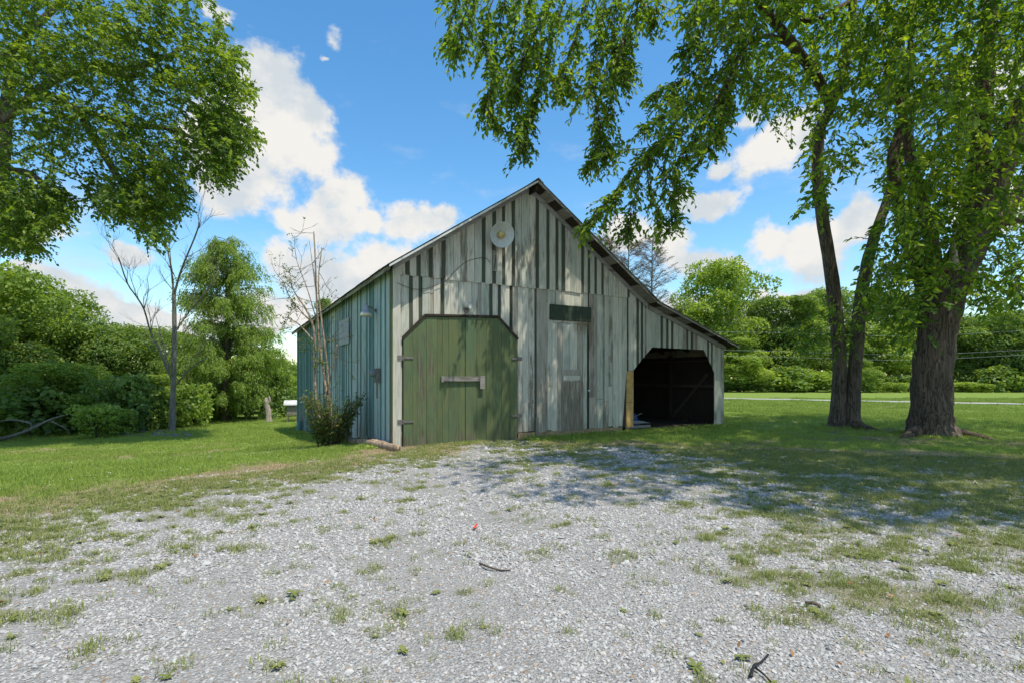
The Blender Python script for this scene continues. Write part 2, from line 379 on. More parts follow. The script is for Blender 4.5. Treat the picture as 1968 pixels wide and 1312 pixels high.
M['leaf_c'] = leafmat('woodland_leaf_deep', (.075,.140,.042), (.175,.265,.072), (.265,.355,.105), 0.42)
M['leaf_cyp'] = leafmat('cypress_needle_spray', (.115,.195,.040), (.225,.325,.072), (.330,.420,.115), 0.46)
M['leaf_myr'] = leafmat('myrtle_leaf', (.050,.100,.022), (.130,.180,.045), (.300,.230,.105), 0.36)
M['leaf_dead'] = leafmat('dry_needle', (.15,.10,.075), (.25,.17,.13), (.34,.23,.18), 0.1)
M['leaf_weed'] = leafmat('weed_leaf', (.045,.095,.020), (.090,.165,.030), (.150,.220,.045), 0.30)
M['deadleaf'] = leafmat('fallen_leaf', (.20,.085,.035), (.34,.17,.07), (.42,.28,.13), 0.15)

def tuftmat(name, g0, g1, dry, dryamt):
    T = newmat(name); r = orand(T); p = geopos(T)
    n1 = T.noise(p, 0.45, 4, 0.6); n2 = T.noise(p, 9.0, 2, 0.6)
    c = T.mix(T.math('ADD', T.math('MULTIPLY', r, 0.5), T.math('MULTIPLY', n2, 0.5)), g0, g1)
    d = T.step(T.math('ADD', T.math('ADD', T.math('MULTIPLY', n1, 1.0), T.math('MULTIPLY', r, 0.35)), dryamt-0.5), 0.62, 0.95)
    c = T.mix(d, c, dry); T.put(T.b.inputs['Base Color'], c); T.b.inputs['Roughness'].default_value = 0.6
    tr = T.n('ShaderNodeBsdfTranslucent'); T.put(tr.inputs[0], c); mx = T.n('ShaderNodeMixShader'); mx.inputs[0].default_value = 0.3
    T.nt.links.new(T.b.outputs[0], mx.inputs[1]); T.nt.links.new(tr.outputs[0], mx.inputs[2]); T.nt.links.new(mx.outputs[0], T.out.inputs[0])
    return T.m
M['grass'] = tuftmat('lawn_blades', (.235,.330,.050), (.345,.425,.090), (.48,.40,.20), 0.22)
M['grassdry'] = tuftmat('dry_edge_blades', (.300,.260,.085), (.430,.350,.150), (.55,.43,.25), 0.95)
M['weedgrass'] = tuftmat('gravel_weed_blades', (.215,.265,.066), (.320,.345,.110), (.42,.34,.18), 0.25)
def pebblemat():
    T = newmat('limestone_chips'); r = orand(T); co = objco(T)
    rp = T.n('ShaderNodeValToRGB'); T.put(rp.inputs[0], r); e = rp.color_ramp.elements
    e[0].position = 0; e[0].color = (.28,.270,.252,1); e[1].position = 1; e[1].color = (.40,.29,.19,1)
    for ps, c in ((.20, (.38,.368,.345)), (.60, (.45,.437,.412)), (.93, (.52,.505,.475)), (.962, (.50,.47,.42))):
        k = e.new(ps); k.color = c4(c)
    T.put(T.b.inputs['Base Color'], T.mix(T.step(T.noise(co, 2.5, 4, 0.6), 0.3, 0.7, 0, 0.35), rp.outputs[0], (.30,.30,.30)))
    return T.m
M['pebble'] = pebblemat()

def groundmat():
    T = newmat('ground_gravel_to_lawn'); p = geopos(T)
    g = T.n('ShaderNodeAttribute', attribute_name='gravel').outputs['Fac']; w = T.n('ShaderNodeAttribute', attribute_name='weedy').outputs['Fac']
    # limestone chips
    v1 = T.n('ShaderNodeTexVoronoi', feature='F1'); T.put(v1.inputs['Vector'], p); v1.inputs['Scale'].default_value = 52
    v2 = T.n('ShaderNodeTexVoronoi', feature='F1'); T.put(v2.inputs['Vector'], p); v2.inputs['Scale'].default_value = 110
    sp = T.n('ShaderNodeSeparateXYZ'); T.put(sp.inputs[0], v1.outputs['Color'])
    chip = T.mix(sp.outputs[0], (.34,.328,.305), (.48,.464,.436)); chip = T.mix(T.step(sp.outputs[1], 0.93, 0.97), chip, (.40,.29,.19))
    chip = T.mix(T.step(v1.outputs['Distance'], 0.35, 0.75, 0, 0.5), chip, (.16,.155,.15))
    dust = T.mix(T.noise(p, 60, 4, 0.7), (.33,.316,.292), (.45,.432,.402)); chip = T.mix(T.step(T.noise(p, 0.9, 6, 0.7), 0.46, 0.70, 0, 0.55), chip, dust)
    clay = T.step(T.noise(p, 1.7, 6, 0.72), 0.60, 0.72, 0, 0.6); chip = T.mix(clay, chip, (.36,.27,.18))
    # soil and short grass
    soil = T.mix(T.noise(p, 12, 6, 0.7), (.14,.11,.075), (.27,.215,.145))
    gr = T.mix(T.noise(p, 30, 6, 0.75), (.135,.205,.030), (.250,.330,.066)); gr = T.mix(T.noise(p, 0.25, 4, 0.6), gr, (.205,.290,.054))
    thatch = T.mix(T.noise(p, 25, 5, 0.7), (.26,.21,.11), (.42,.345,.19))
    bare = T.step(T.math('ADD', T.noise(p, 0.16, 5, 0.62), T.math('MULTIPLY', T.noise(p, 2.2, 4, 0.6), 0.25)), 0.70, 0.80, 0, 0.85)
    gr = T.mix(bare, gr, thatch)
    pd = None
    for (cx0, cy0, rx0, ry0) in ((-15.2, 18.4, 3.2, 1.6), (-19.5, 21.5, 3.5, 1.3), (-10.6, 18.0, 1.7, 1.1), (-6.8, 17.5, 1.4, 1.0)):     # worn spots in the lawn
        q = T.math('SUBTRACT', 1.0, T.vmath('LENGTH', T.vmath('MULTIPLY', T.vmath('SUBTRACT', p, (cx0, cy0, 0)), (1/rx0, 1/ry0, 0)), (0, 0, 0)))
        pd = q if pd is None else T.math('MAXIMUM', pd, q)
    gr = T.mix(T.step(T.math('ADD', pd, T.math('MULTIPLY', T.math('SUBTRACT', T.noise(p, 1.5, 6, 0.7), 0.5), 1.6)), 0.1, 0.5, 0, 0.85), gr, T.mix(T.noise(p, 10, 5, 0.7), thatch, (.40,.30,.21)))
    ps = None
    for (cx0, cy0, rx0, ry0) in ((11.2, 15.2, 2.6, 1.7), (9.0, 13.2, 3.0, 1.2), (6.0, 12.6, 2.4, 0.9), (13.5, 12.6, 3.0, 1.0)):        # trodden soil under the shade trees
        q = T.math('SUBTRACT', 1.0, T.vmath('LENGTH', T.vmath('MULTIPLY', T.vmath('SUBTRACT', p, (cx0, cy0, 0)), (1/rx0, 1/ry0, 0)), (0, 0, 0)))
        ps = q if ps is None else T.math('MAXIMUM', ps, q)
    gr = T.mix(T.step(T.math('ADD', ps, T.math('MULTIPLY', T.math('SUBTRACT', T.noise(p, 1.8, 6, 0.7), 0.5), 1.8)), 0.0, 0.4, 0, 0.9), gr, soil)
    nz = T.math('MULTIPLY', T.math('SUBTRACT', T.noise(p, 3.2, 7, 0.72), 0.5), 1.6)
    gm = T.step(T.math('ADD', g, nz), -0.12, 0.12)
    # edge: thatch and soil show between grass and stone
    em = T.step(T.math('ABSOLUTE', T.math('SUBTRACT', T.math('ADD', g, nz), -0.2)), 0.95, 0.15)
    gr = T.mix(T.math('MULTIPLY', em, 0.92), gr, T.mix(T.noise(p, 7, 5, 0.7), soil, thatch))
    wm = T.step(T.math('ADD', w, T.math('MULTIPLY', T.math('SUBTRACT', T.noise(p, 8, 6, 0.75), 0.5), 1.3)), 0.35, 0.75, 0, 0.75)
    chip = T.mix(wm, chip, T.mix(T.noise(p, 18, 5, 0.7), T.mix(0.5, soil, thatch), (.19,.20,.08)))
    T.put(T.b.inputs['Base Color'], T.mix(gm, gr, chip)); T.b.inputs['Roughness'].default_value = 0.95; T.b.inputs['Specular IOR Level'].default_value = 0.15
    h = T.math('ADD', T.math('MULTIPLY', v1.outputs['Distance'], -1.0), T.math('MULTIPLY', v2.outputs['Distance'], -0.4))
    h = T.math('ADD', h, T.math('MULTIPLY', T.noise(p, 45, 4, 0.7), 1.2))
    bump(T, h, 0.9, 0.02); return T.m
M['ground'] = groundmat()

# ------------------------------------------------------------------ ground: yard of gravel inside a lawn that runs to the horizon
xs = np.concatenate([[-1500,-600,-300,-150,-90,-60,-45,-36], np.arange(-30, 34.01, 0.25), [37,41,46,55,70,95,150,300,600,1500]])
ys = np.concatenate([[-400,-150,-60,-25,-12], np.arange(-8, 34.01, 0.25), np.arange(35, 70, 1.5), [75,85,100,150,300,700,2500]])
GX, GY = np.meshgrid(xs, ys); nx, ny = len(xs), len(ys)
GZ = gz(GX, GY)
vert = np.stack([GX, GY, GZ], -1).reshape(-1, 3)
ii = (np.arange(ny-1)[:, None]*nx+np.arange(nx-1)[None, :]).ravel()
quads = np.stack([ii, ii+1, ii+nx+1, ii+nx], 1)
cx_, cy_ = vert[quads].mean(1)[:, 0], vert[quads].mean(1)[:, 1]
inside = gravel(cx_+0.3*wob(cx_, cy_, 1.5), cy_+0.3*wob(cx_, cy_, 1.7, 8)) > 0
def sub_mesh(name, q):
    used, inv = np.unique(q, return_inverse=True); v = vert[used]
    o = mesh_obj(name, v, inv.reshape(q.shape).tolist(), M['ground'], smooth=True)
    for nm, val in (('gravel', np.clip(gravel(v[:, 0], v[:, 1]), -2, 2)), ('weedy', patch(v[:, 0], v[:, 1]))):
        a = o.data.attributes.new(nm, 'FLOAT', 'POINT'); a.data.foreach_set('value', val.astype(np.float32))
    o['kind'] = 'structure'; return o
lawn = sub_mesh('lawn', quads[~inside]); lawn['label'] = 'mown green lawn around the barn and out to the woods'
yard = sub_mesh('gravel_yard', quads[inside]); yard['label'] = 'pale grey gravel yard in front of the barn'
# far gravel lane across the right-hand field
T = newmat('lane_gravel'); p = geopos(T); T.put(T.b.inputs['Base Color'], T.mix(T.noise(p, 2.0, 6, 0.7), (.27,.26,.23), (.44,.43,.40))); M['lane'] = T.m
lp = [(8, 46.5), (16.4, 40), (24, 35.2), (31, 31), (40, 26.5), (60, 18)]; v = []; fc = []
lp = [(float(np.interp(q, range(6), [a for a, _ in lp])), float(np.interp(q, range(6), [b for _, b in lp]))) for q in np.linspace(0, 5, 80)]
for i, (x, y) in enumerate(lp):
    for dy in (-.95+random.uniform(-.25, .25), .95+random.uniform(-.25, .25)): v.append((x+dy*0.5, y+dy*0.86, gzf(x, y)+0.022))
for i in range(len(lp)-1): fc.append((2*i, 2*i+2, 2*i+3, 2*i+1))
tag(mesh_obj('gravel_lane', v, fc, M['lane']), 'thin pale gravel lane crossing the field behind the shade trees', kind='structure')

# ------------------------------------------------------------------ barn, in its own frame: x along the front, y back, z up
BC, BA = Vector((-2.73, 12.0, 0)), math.atan2(.4979, .8673)
ca_, sa_ = math.cos(BA), math.sin(BA)
def b2w(x, y, z=0.0): return Vector((BC.x+x*ca_-y*sa_, BC.y+x*sa_+y*ca_, z))
def sx(px):
    k = (px-CX)/FPX; return (k*BC.y-BC.x)/(ca_-sa_*k)
def zx(px, py):
    return CAMH+(HY-py)/FPX*(BC.y+sa_*sx(px))
def tx(px):        # along the left side wall
    k = (px-CX)/FPX; return (BC.x-k*BC.y)/(sa_+k*ca_)
barn = empty('barn', BC, BA)
tag(barn, 'weathered wooden barn with faded white front, teal side wall and open lean-to bay', 'barn')
RID, RZ, SL, BRK, SL2, XE = 3.65, 6.69, 0.664, 7.9, 0.327, 11.65
BLEN, OVER = 15.75, 0.47
def rooftop(s):
    z = RZ-SL*abs(s-RID)
    if s > BRK: z = RZ-SL*(BRK-RID)-SL2*(s-BRK)
    return z
def zdrop(y): return 0.019*max(0, y)
DOOR = [(sx(772), 2.50), (sx(815), 3.05), (sx(955), 3.13), (sx(993), 2.58)]
BAY = [(sx(1217), 1.83), (sx(1252), 2.53), (sx(1352), 2.51), (sx(1372), 1.77)]
MAINW, LEND = sx(1205), sx(1390)
def bottom_pts(s0, s1, jit):
    """lower edge of a front board, following door and bay outlines"""
    pts = []
    brk = [s for s, _ in DOOR+BAY if s0 < s < s1]
    def bz(s):
        if DOOR[0][0] <= s <= DOOR[3][0]: return float(np.interp(s, [a for a, _ in DOOR], [b for _, b in DOOR]))+0.03
        if BAY[0][0] <= s <= BAY[3][0]: return float(np.interp(s, [a for a, _ in BAY], [b for _, b in BAY]))
        if DOOR[3][0] < s < sx(1203): return 0.16+jit
        if sx(1203) <= s < BAY[0][0]: return 1.81
        return 0.03+jit*0.3
    for s in [s0+1e-4]+sum([[b-1e-4, b+1e-4] for b in brk], [])+[s1-1e-4]: pts.append((s, bz(s)))
    return pts
def fboard(s0, s1, top, y0, y1, mat, parent, bot=None, name='board', jit=0.0):
    """a vertical board of the front wall as a prism"""
    b = bot if bot else bottom_pts(s0, s1, jit)
    dl_ = random.uniform(-.004, .004); t = [(s1+dl_, top(s1)), (s0+dl_, top(s0))]
    if s0 < RID < s1: t = [(s1, top(s1)), (RID, top(RID)), (s0, top(s0))]
    ring = [(s, y0, z) for s, z in b]+[(s, y0, z) for s, z in t]
    mb = MB(); mb.prism(ring, (0, y1-y0, 0)); return mb.build(name, mat, parent)

fw = MB()   # dark backing added behind the boards to stop light leaking through
fw.prism([(0.1, .03, 3.2), (MAINW, .03, 3.2), (MAINW, .03, rooftop(MAINW)-.14), (RID, .03, RZ-.16), (0.1, .03, rooftop(0.1)-.14)], (0, .05, 0))
fw.box(0.02, sx(772)-.02, .03, .13, 0, 3.2); fw.box(DOOR[3][0]+.02, MAINW, .03, .08, 0.12, 3.2)
fw.prism([(MAINW+.01, .03, 2.55), (LEND, .03, 2.55), (LEND, .03, rooftop(LEND)-.14), (MAINW+.01, .03, rooftop(MAINW)-.14)], (0, .05, 0))
front = fw.build('front_wall', M['inner'], barn); front['label'] = 'faded white board-and-batten front wall with dark stripes'
o540 = lambda x: sx(540+x/4.232); o960 = lambda x: sx(960+x/4.232)
UP = [(o540(a), o540(b)) for a, b in ((1005,1040),(1095,1130),(1195,1225),(1298,1330),(1625,1655),(1710,1740),(1790,1815),(1868,1895))]
UP += [(o960(a), o960(b)) for a, b in ((285,312),(372,397),(445,470),(495,525),(655,678),(708,728),(762,782),(818,838),(1030,1050))]
LO = [(o540(a), o540(b)) for a, b in ((1040,1070),(1118,1145),(1210,1238),(1293,1325),(1595,1625),(1690,1718),(1760,1785),(1855,1880))]
LO += [(o960(a), o960(b)) for a, b in ((80,100),(280,298),(365,385),(500,520),(660,678),(775,790),(835,848),(1030,1045),(1110,1130),(1145,1165),(1175,1190),(1305,1325),(1350,1370),(1390,1410),(1515,1530),(1550,1570),(1590,1605),(1685,1700),(1715,1730))]
def spans(strips, a, b):
    out = []; s = a
    for (p, q) in strips+[(b, b)]:
        if p > s+0.03:
            n = max(1, round((p-s)/0.19)); e = [s+(p-s)*i/n for i in range(n+1)]
            for i in range(1, n): e[i] += random.uniform(-.025, .025)
            for i in range(n): out.append((e[i], e[i+1], 0))
        if q > p: out.append((p, q, 1))
        s = max(s, q)
    return out
for (a, b, k) in spans(UP, 0.01, MAINW):
    y = -.058+random.uniform(-.004, .004)
    if k: fboard(a, b, lambda s: rooftop(s)-.13, -.046, -.026, M['strip'], front, [(a, 3.985), (b, 3.985)])
    else: fboard(a+.004, b-.004, lambda s: rooftop(s)-.13, y, -.026, M[random.choice(['white', 'white', 'white2'])], front, [(a+.004, 3.965+random.uniform(-.02, .012)), (b-.004, 3.965+random.uniform(-.02, .012))])
tops = lambda s: 4.0 if s < MAINW else rooftop(s)-.13
for (a, b, k) in spans(LO, 0.15, LEND-.16):
    if sx(1058) < (a+b)/2 < sx(1129): continue            # the small door hangs here
    j = random.uniform(-.05, .03)
    y = -.026+random.uniform(-.006, .003)
    tp = tops
    if a < MAINW < b: b = MAINW-.002
    if k: fboard(a, b, tp, -.012, .0, M['strip' if random.random() < (.8 if a < DOOR[3][0] or a > MAINW else .3) else 'bare'], front, jit=j)
    else:
        mk = M[random.choice(['white', 'white', 'white2', 'white2', 'bare'])]
        if DOOR[3][0]+.05 < a and b < sx(1200) and random.random() < .5:        # pieced board
            zj = random.choice([.95, 1.0, 1.04, 1.35])+random.uniform(-.03, .03)
            fboard(a+.004, b-.004, lambda s: zj-.006, y, 0.0, mk, front, jit=j); mk = M[random.choice(['white', 'white2', 'bare'])]
            fboard(a+.004, b-.004, tp, y+random.uniform(-.005, .005), 0.0, mk, front, [(a+.004, zj), (b-.004, zj+random.uniform(-.01, .01))])
        else: fboard(a+.004, b-.004, tp, y, 0.0, mk, front, jit=j)
# the boards above the small door
for (a, b, k) in spans([q for q in LO if sx(1058) < q[0] < sx(1125)], sx(1058)+.003, sx(1129)-.003):
    fboard(a+.003, b-.003, lambda s: 4.0, -.024, 0, M['white' if not k else 'bare'], front, [(a+.003, 3.10), (b-.003, 3.10)])
# corner boards and the bay post
mb = MB(); mb.box(-.035, .145, -.062, -.035, -.05, 4.16); mb.build('corner_board', M['white'], front)
mb = MB(); mb.box(-.062, -.036, -.062, .12, -.12, 4.10); mb.build('corner_board', M['door'], front)
mb = MB(); mb.box(LEND-.16, LEND+.01, -.02, .16, -.03, rooftop(LEND)-.13); mb.build('bay_post', M['white2'], front)
mb = MB(); mb.box(sx(1203)+.01, BAY[0][0], -.012, .03, .86, 1.80); mb.build('plywood_strip', M['yellow'], front)
mb = MB(); mb.box(sx(1203)+.01, BAY[0][0], -.010, .03, .12, .85); mb.build('plywood_strip', M['yellow'], front)
# dark bars over the big doors, drawing cut board edges and their shade line
for i in range(3):
    (a, za), (b, zb) = DOOR[i], DOOR[i+1]; mb = MB(); mb.bar((a, -.075, za+.02), (b, -.075, zb+.02), .05, .035, (0, 1, 0)); mb.build('door_edge_shade', M['inner'], front)
# block footing
s = DOOR[3][0]+.03
while s < sx(1195):
    e = min(s+.40, sx(1195)); mb = MB(); mb.box(s+.005, e-.005, -.035+random.uniform(-.012, .01), .10, -.14, .15); mb.build('footing_block', M['block'], front); s = e
mb = MB(); mb.box(sx(1028), sx(1033), -.06, -.03, -.12, .55); mb.build('propped_slat', M['greywood'], front)

# double doors
seam = o540(1490)
edges = [[DOOR[0][0]+.02]+[o540(v_) for v_ in (1065, 1100, 1175, 1262, 1305, 1357, 1440)]+[seam-.006], [seam+.006]+[o540(v_) for v_ in (1580, 1660, 1716, 1785, 1850)]+[DOOR[3][0]-.02]]
dz = lambda s: float(np.interp(s, [a for a, _ in DOOR], [b for _, b in DOOR]))-.02
for li, ed in enumerate(edges):
    leaf = MB(); leaf.box(ed[0], ed[-1], -.028, -.006, .35, 2.1)
    dl = leaf.build('barn_door', M['inner'], barn); dl['label'] = ('faded olive green door leaf nearest the corner' if li == 0 else 'green door leaf beside the white boards')
    for a, b in zip(ed[:-1], ed[1:]):
        kn = [a+.003]+[q for q, _ in DOOR if a+.003 < q < b-.003]+[b-.003]
        z0 = -.075+random.uniform(-.02, .02)+(0.03 if li else 0); yy = -.062+random.uniform(-.004, .004)
        ring = [(a+.003, yy, z0), (b-.003, yy, z0+random.uniform(-.01, .02))]+[(q, yy, dz(q)) for q in reversed(kn)]
        mb = MB(); mb.prism(ring, (0, -.028-yy, 0)); mb.build('plank', M['door'], dl)
    for zc in (2.06, .58):
        mb = MB()
        if li == 0: mb.box(DOOR[0][0]-.12, DOOR[0][0]+.02, -.080, -.066, zc-.05, zc+.05); mb.bar((DOOR[0][0]+.0, -.075, zc), (DOOR[0][0]+.26, -.075, zc), .012, .05); mb.tube([(DOOR[0][0]+.01, -.082, zc-.06), (DOOR[0][0]+.01, -.082, zc+.06)], [.014]*2, 8)
        else: mb.box(DOOR[3][0]-.01, DOOR[3][0]+.12, -.080, -.066, zc-.02, zc+.08); mb.bar((DOOR[3][0]-.20, -.075, zc+.03), (DOOR[3][0], -.075, zc+.03), .012, .05); mb.tube([(DOOR[3][0], -.082, zc-.03), (DOOR[3][0], -.082, zc+.09)], [.014]*2, 8)
        mb.build('strap_hinge', M['metal'], dl)
cb = MB(); cb.box(sx(845), sx(920), -.120, -.072, 1.515, 1.63); bar_ = cb.build('crossbar', M['greywood'], barn); bar_['label'] = 'pale grey wooden bar holding the doors shut'
mb = MB(); mb.box(sx(918), sx(927), -.145, -.122, 1.32, 1.645); mb.build('keeper_board', M['greywood'], bar_)
mb = MB(); mb.box(sx(845)-.005, sx(848), -.136, -.122, 1.49, 1.645); mb.build('keeper_board', M['greywood'], bar_)

# small plank door with gap and white knob
sdr = MB(); sdr.box(sx(1060), sx(1127), -.004, .014, .3, 2.52)
sd_ = sdr.build('plank_door', M['inner'], barn); sd_['label'] = 'narrow weathered plank door with a grey patch board'
ed = [sx(q) for q in (1059, 1070, 1080, 1094, 1108, 1119, 1127)]
for i, (a, b) in enumerate(zip(ed[:-1], ed[1:])):
    mb = MB(); mb.box(a+.004, b-.004, -.030+random.uniform(-.004, .004), -.006, .13+random.uniform(-.03, .03), 3.09); mb.build('plank', M[('white', 'bare', 'white2', 'white', 'bare', 'white2')[i]], sd_)
mb = MB(); mb.box(sx(1078), sx(1119), -.050, -.036, .12, 1.50); mb.build('patch_board', M['bare'], sd_)
mb = MB(); mb.box(sx(1080), sx(1112), -.066, -.036, 1.53, 1.66); mb.build('latch_board', M['white'], sd_)
mb = MB(); mb.box(sx(1078), sx(1114), -.060, -.036, 1.67, 1.82); mb.build('latch_board', M['bare'], sd_)
mb = MB(); kc = (sx(1129), -.06, zx(1129, 750)); mb.lathe(kc, [(0, -.05), (.014, -.05), (.014, -.01), (.032, 0), (.036, .02), (.026, .038), (0, .044)], (0, -1, 0), 14); mb.build('knob', M['enamel'], sd_, True)
# dark green board over the small door, straw of an old nest under it
mb = MB(); mb.box(sx(1055), sx(1133), -.075, -.034, zx(1090, 617), zx(1090, 588)); gb = mb.build('sign_board', M['panelgreen'], barn); gb['label'] = 'blank dark green board above the plank door'
mb = MB()
for i in range(90):
    a = sx(random.uniform(1108, 1134)); z = zx(1122, 617)-.01; d = Vector((random.gauss(0, .12), -abs(random.gauss(0, .05)), random.uniform(-.45, .12)))
    mb.tube([(a, -.05, z+random.uniform(-.05, .05)), Vector((a, -.07, z))+d*.5+Vector((0, -.02, 0)), Vector((a, -.06, z))+d], [.0022]*3, 3, cap=False)
nest = empty('bird_nest', b2w(sx(1120), -.06, 3.0)); tag(nest, 'loose straw of an old nest hanging below the dark green board', 'nest')
ns_ = mb.build('straw', plain('straw', (.33, .27, .16), .9, 0, .3, 20), nest); ns_['kind'] = 'stuff'
nest.rotation_euler = (0, 0, BA); ns_.location = Matrix.Rotation(-BA, 3, 'Z') @ (BC-nest.location)

# side wall of blue-grey boards under teal battens
side = MB(); side.prism([(.03, .1, -.3), (.03, BLEN, -1.1), (.03, BLEN, 4.1-zdrop(BLEN)), (.03, .1, 4.1)], (.04, 0, 0))
sw = side.build('side_wall', M['inner'], barn); sw['label'] = 'blue-grey and teal board-and-batten side wall'
def sbot(y):
    w = b2w(0, y); return gzf(w.x, w.y)+.04
y = .13; i = 0
while y < BLEN:
    e = min(y+random.uniform(.27, .42), BLEN); j = random.uniform(-.02, .08); xo = -.026+random.uniform(-.006, .004)
    mb = MB(); mb.prism([(xo, y+.003, sbot(y)+j), (xo, e-.003, sbot(e)+j), (xo, e-.003, 4.13-zdrop(e)), (xo, y+.003, 4.13-zdrop(y))], (-xo, 0, 0))
    mb.build('board', M['bluegrey' if random.random() < .74 else 'teal'], sw)
    if random.random() < .9 and e < BLEN-.1:
        mb = MB(); w_ = random.uniform(.028, .045); j = random.uniform(0, .12)
        mb.prism([(-.046, e-w_, sbot(e)+j), (-.046, e+w_, sbot(e)+j), (-.046, e+w_, 4.13-zdrop(e)), (-.046, e-w_, 4.13-zdrop(e))], (.013, 0, 0)); mb.build('batten', M['teal' if random.random() < .85 else 'bluegrey'], sw)
    y = e
ya, yb = tx(675), tx(657)
mb = MB(); mb.box(-.085, -.058, ya, yb, zx(757, 0)*0+CAMH+(HY-660)/FPX*b2w(0, ya).y, CAMH+(HY-610)/FPX*b2w(0, ya).y); cv = mb.build('window_cover', M['greypanel'], barn); cv['label'] = 'flat grey board nailed over a side window'
# far walls, lean-to walls and floor
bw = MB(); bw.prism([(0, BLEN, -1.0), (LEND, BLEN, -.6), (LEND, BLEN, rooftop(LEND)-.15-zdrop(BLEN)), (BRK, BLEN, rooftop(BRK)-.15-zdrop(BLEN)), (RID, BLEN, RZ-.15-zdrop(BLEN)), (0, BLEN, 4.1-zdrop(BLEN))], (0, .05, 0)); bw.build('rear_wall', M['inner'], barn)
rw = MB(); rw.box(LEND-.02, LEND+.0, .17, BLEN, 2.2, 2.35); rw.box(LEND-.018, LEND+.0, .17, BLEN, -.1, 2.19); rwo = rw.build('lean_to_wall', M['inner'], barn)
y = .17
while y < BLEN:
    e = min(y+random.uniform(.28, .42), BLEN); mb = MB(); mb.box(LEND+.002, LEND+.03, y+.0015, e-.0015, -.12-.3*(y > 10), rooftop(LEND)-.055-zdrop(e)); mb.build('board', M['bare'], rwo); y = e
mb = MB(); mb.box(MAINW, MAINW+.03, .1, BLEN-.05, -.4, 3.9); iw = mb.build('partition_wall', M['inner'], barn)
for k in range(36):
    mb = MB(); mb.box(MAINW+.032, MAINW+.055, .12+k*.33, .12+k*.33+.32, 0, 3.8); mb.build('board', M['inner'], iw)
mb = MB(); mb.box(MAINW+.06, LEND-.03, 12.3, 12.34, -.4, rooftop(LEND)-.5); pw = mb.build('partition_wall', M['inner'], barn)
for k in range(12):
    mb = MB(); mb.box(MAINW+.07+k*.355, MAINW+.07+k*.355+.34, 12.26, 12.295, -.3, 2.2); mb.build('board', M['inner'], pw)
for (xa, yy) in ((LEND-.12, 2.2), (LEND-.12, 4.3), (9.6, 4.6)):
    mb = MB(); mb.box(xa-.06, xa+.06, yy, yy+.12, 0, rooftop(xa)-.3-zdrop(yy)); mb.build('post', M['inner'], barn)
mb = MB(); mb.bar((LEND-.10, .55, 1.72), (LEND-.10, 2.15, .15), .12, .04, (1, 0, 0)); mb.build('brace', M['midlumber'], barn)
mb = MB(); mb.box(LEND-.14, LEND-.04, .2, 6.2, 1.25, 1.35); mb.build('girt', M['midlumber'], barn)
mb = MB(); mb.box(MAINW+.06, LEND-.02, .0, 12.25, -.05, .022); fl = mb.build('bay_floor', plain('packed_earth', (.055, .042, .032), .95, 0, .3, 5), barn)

# roof: purlin boards, fascia, tin sheets
rf = MB(); rf.bar((RID, -OVER+.06, RZ-.20), (RID, BLEN+.3, RZ-.20-zdrop(BLEN)), .05, .14); roof = rf.build('roof', M['inner'], barn); roof['label'] = 'rusty tin roof on dark rafters, longer on the lean-to side'
def slope_pt(s, y, dz_=0.0): return Vector((s, y, rooftop(s)-zdrop(y)+dz_))
def run(sa, sb, step, mat, wid):
    n = int(abs(sb-sa)/step); sgn = 1 if sb > sa else -1
    for i in range(n+1):
        s = sa+sgn*i*step; e = s+sgn*wid*random.uniform(.9, 1.06)
        if (e-sb)*sgn > 0: e = sb
        y0 = -OVER+.01+random.uniform(0, .03)
        ring = [slope_pt(s, y0, -.045), slope_pt(e, y0, -.045), slope_pt(e, y0, -.022), slope_pt(s, y0, -.022)]
        mb = MB(); mb.prism(ring, (0, BLEN+.3-y0, -zdrop(BLEN+.3))); mb.build('purlin', mat if random.random() < .6 else M['greywood'], roof)
run(RID-.03, -.22, .27, M['inner'], .25); run(RID+.03, BRK-.03, .27, M['inner'], .25); run(BRK+.0, XE-.03, .27, M['inner'], .25)
for yy in np.arange(.25, BLEN, 1.2):            # rafters
    for (sa, sb) in ((RID-.05, .12), (RID+.05, MAINW-.03), (MAINW+.08, LEND-.03)):
        mb = MB()
        kn = [sa]+([BRK] if sa < BRK < sb else [])+[sb]
        for p_, q_ in zip(kn[:-1], kn[1:]): mb.bar(slope_pt(p_, yy, -.13), slope_pt(q_, yy, -.13), .05, .15)
        mb.build('rafter', M['inner'], roof)
# verge boards at the wall and along the barge
for (sa, sb, yy, h, w_) in ((RID-.02, -.02, -.085, .13, .03), (RID+.02, BRK-.02, -.085, .14, .035), (BRK+.0, LEND+.02, -.085, .13, .035)):
    mb = MB(); mb.prism([slope_pt(sa, yy, -.05), slope_pt(sb, yy, -.05), slope_pt(sb, yy, -.05-h), slope_pt(sa, yy, -.05-h)], (0, .022, 0)); mb.build('fascia', M['fascia'], roof)
for (sa, sb) in ((RID+.0, -.24), (RID+.0, BRK), (BRK, XE-.02)):
    mb = MB(); mb.prism([slope_pt(sa, -OVER-.012, -.018), slope_pt(sb, -OVER-.012, -.018), slope_pt(sb, -OVER-.012, -.075), slope_pt(sa, -OVER-.012, -.075)], (0, .02, 0)); mb.build('barge_board', M['whitesheet' if sb < 0 else 'fascia' if sa < BRK else 'greywood'], roof)
mb = MB(); mb.prism([slope_pt(-.235, -OVER+.02, -.02), slope_pt(-.235, BLEN+.3, -.02), slope_pt(-.235, BLEN+.3, -.12), slope_pt(-.235, -OVER+.02, -.12)], (.02, 0, 0)); mb.build('eave_board', M['fascia'], roof)
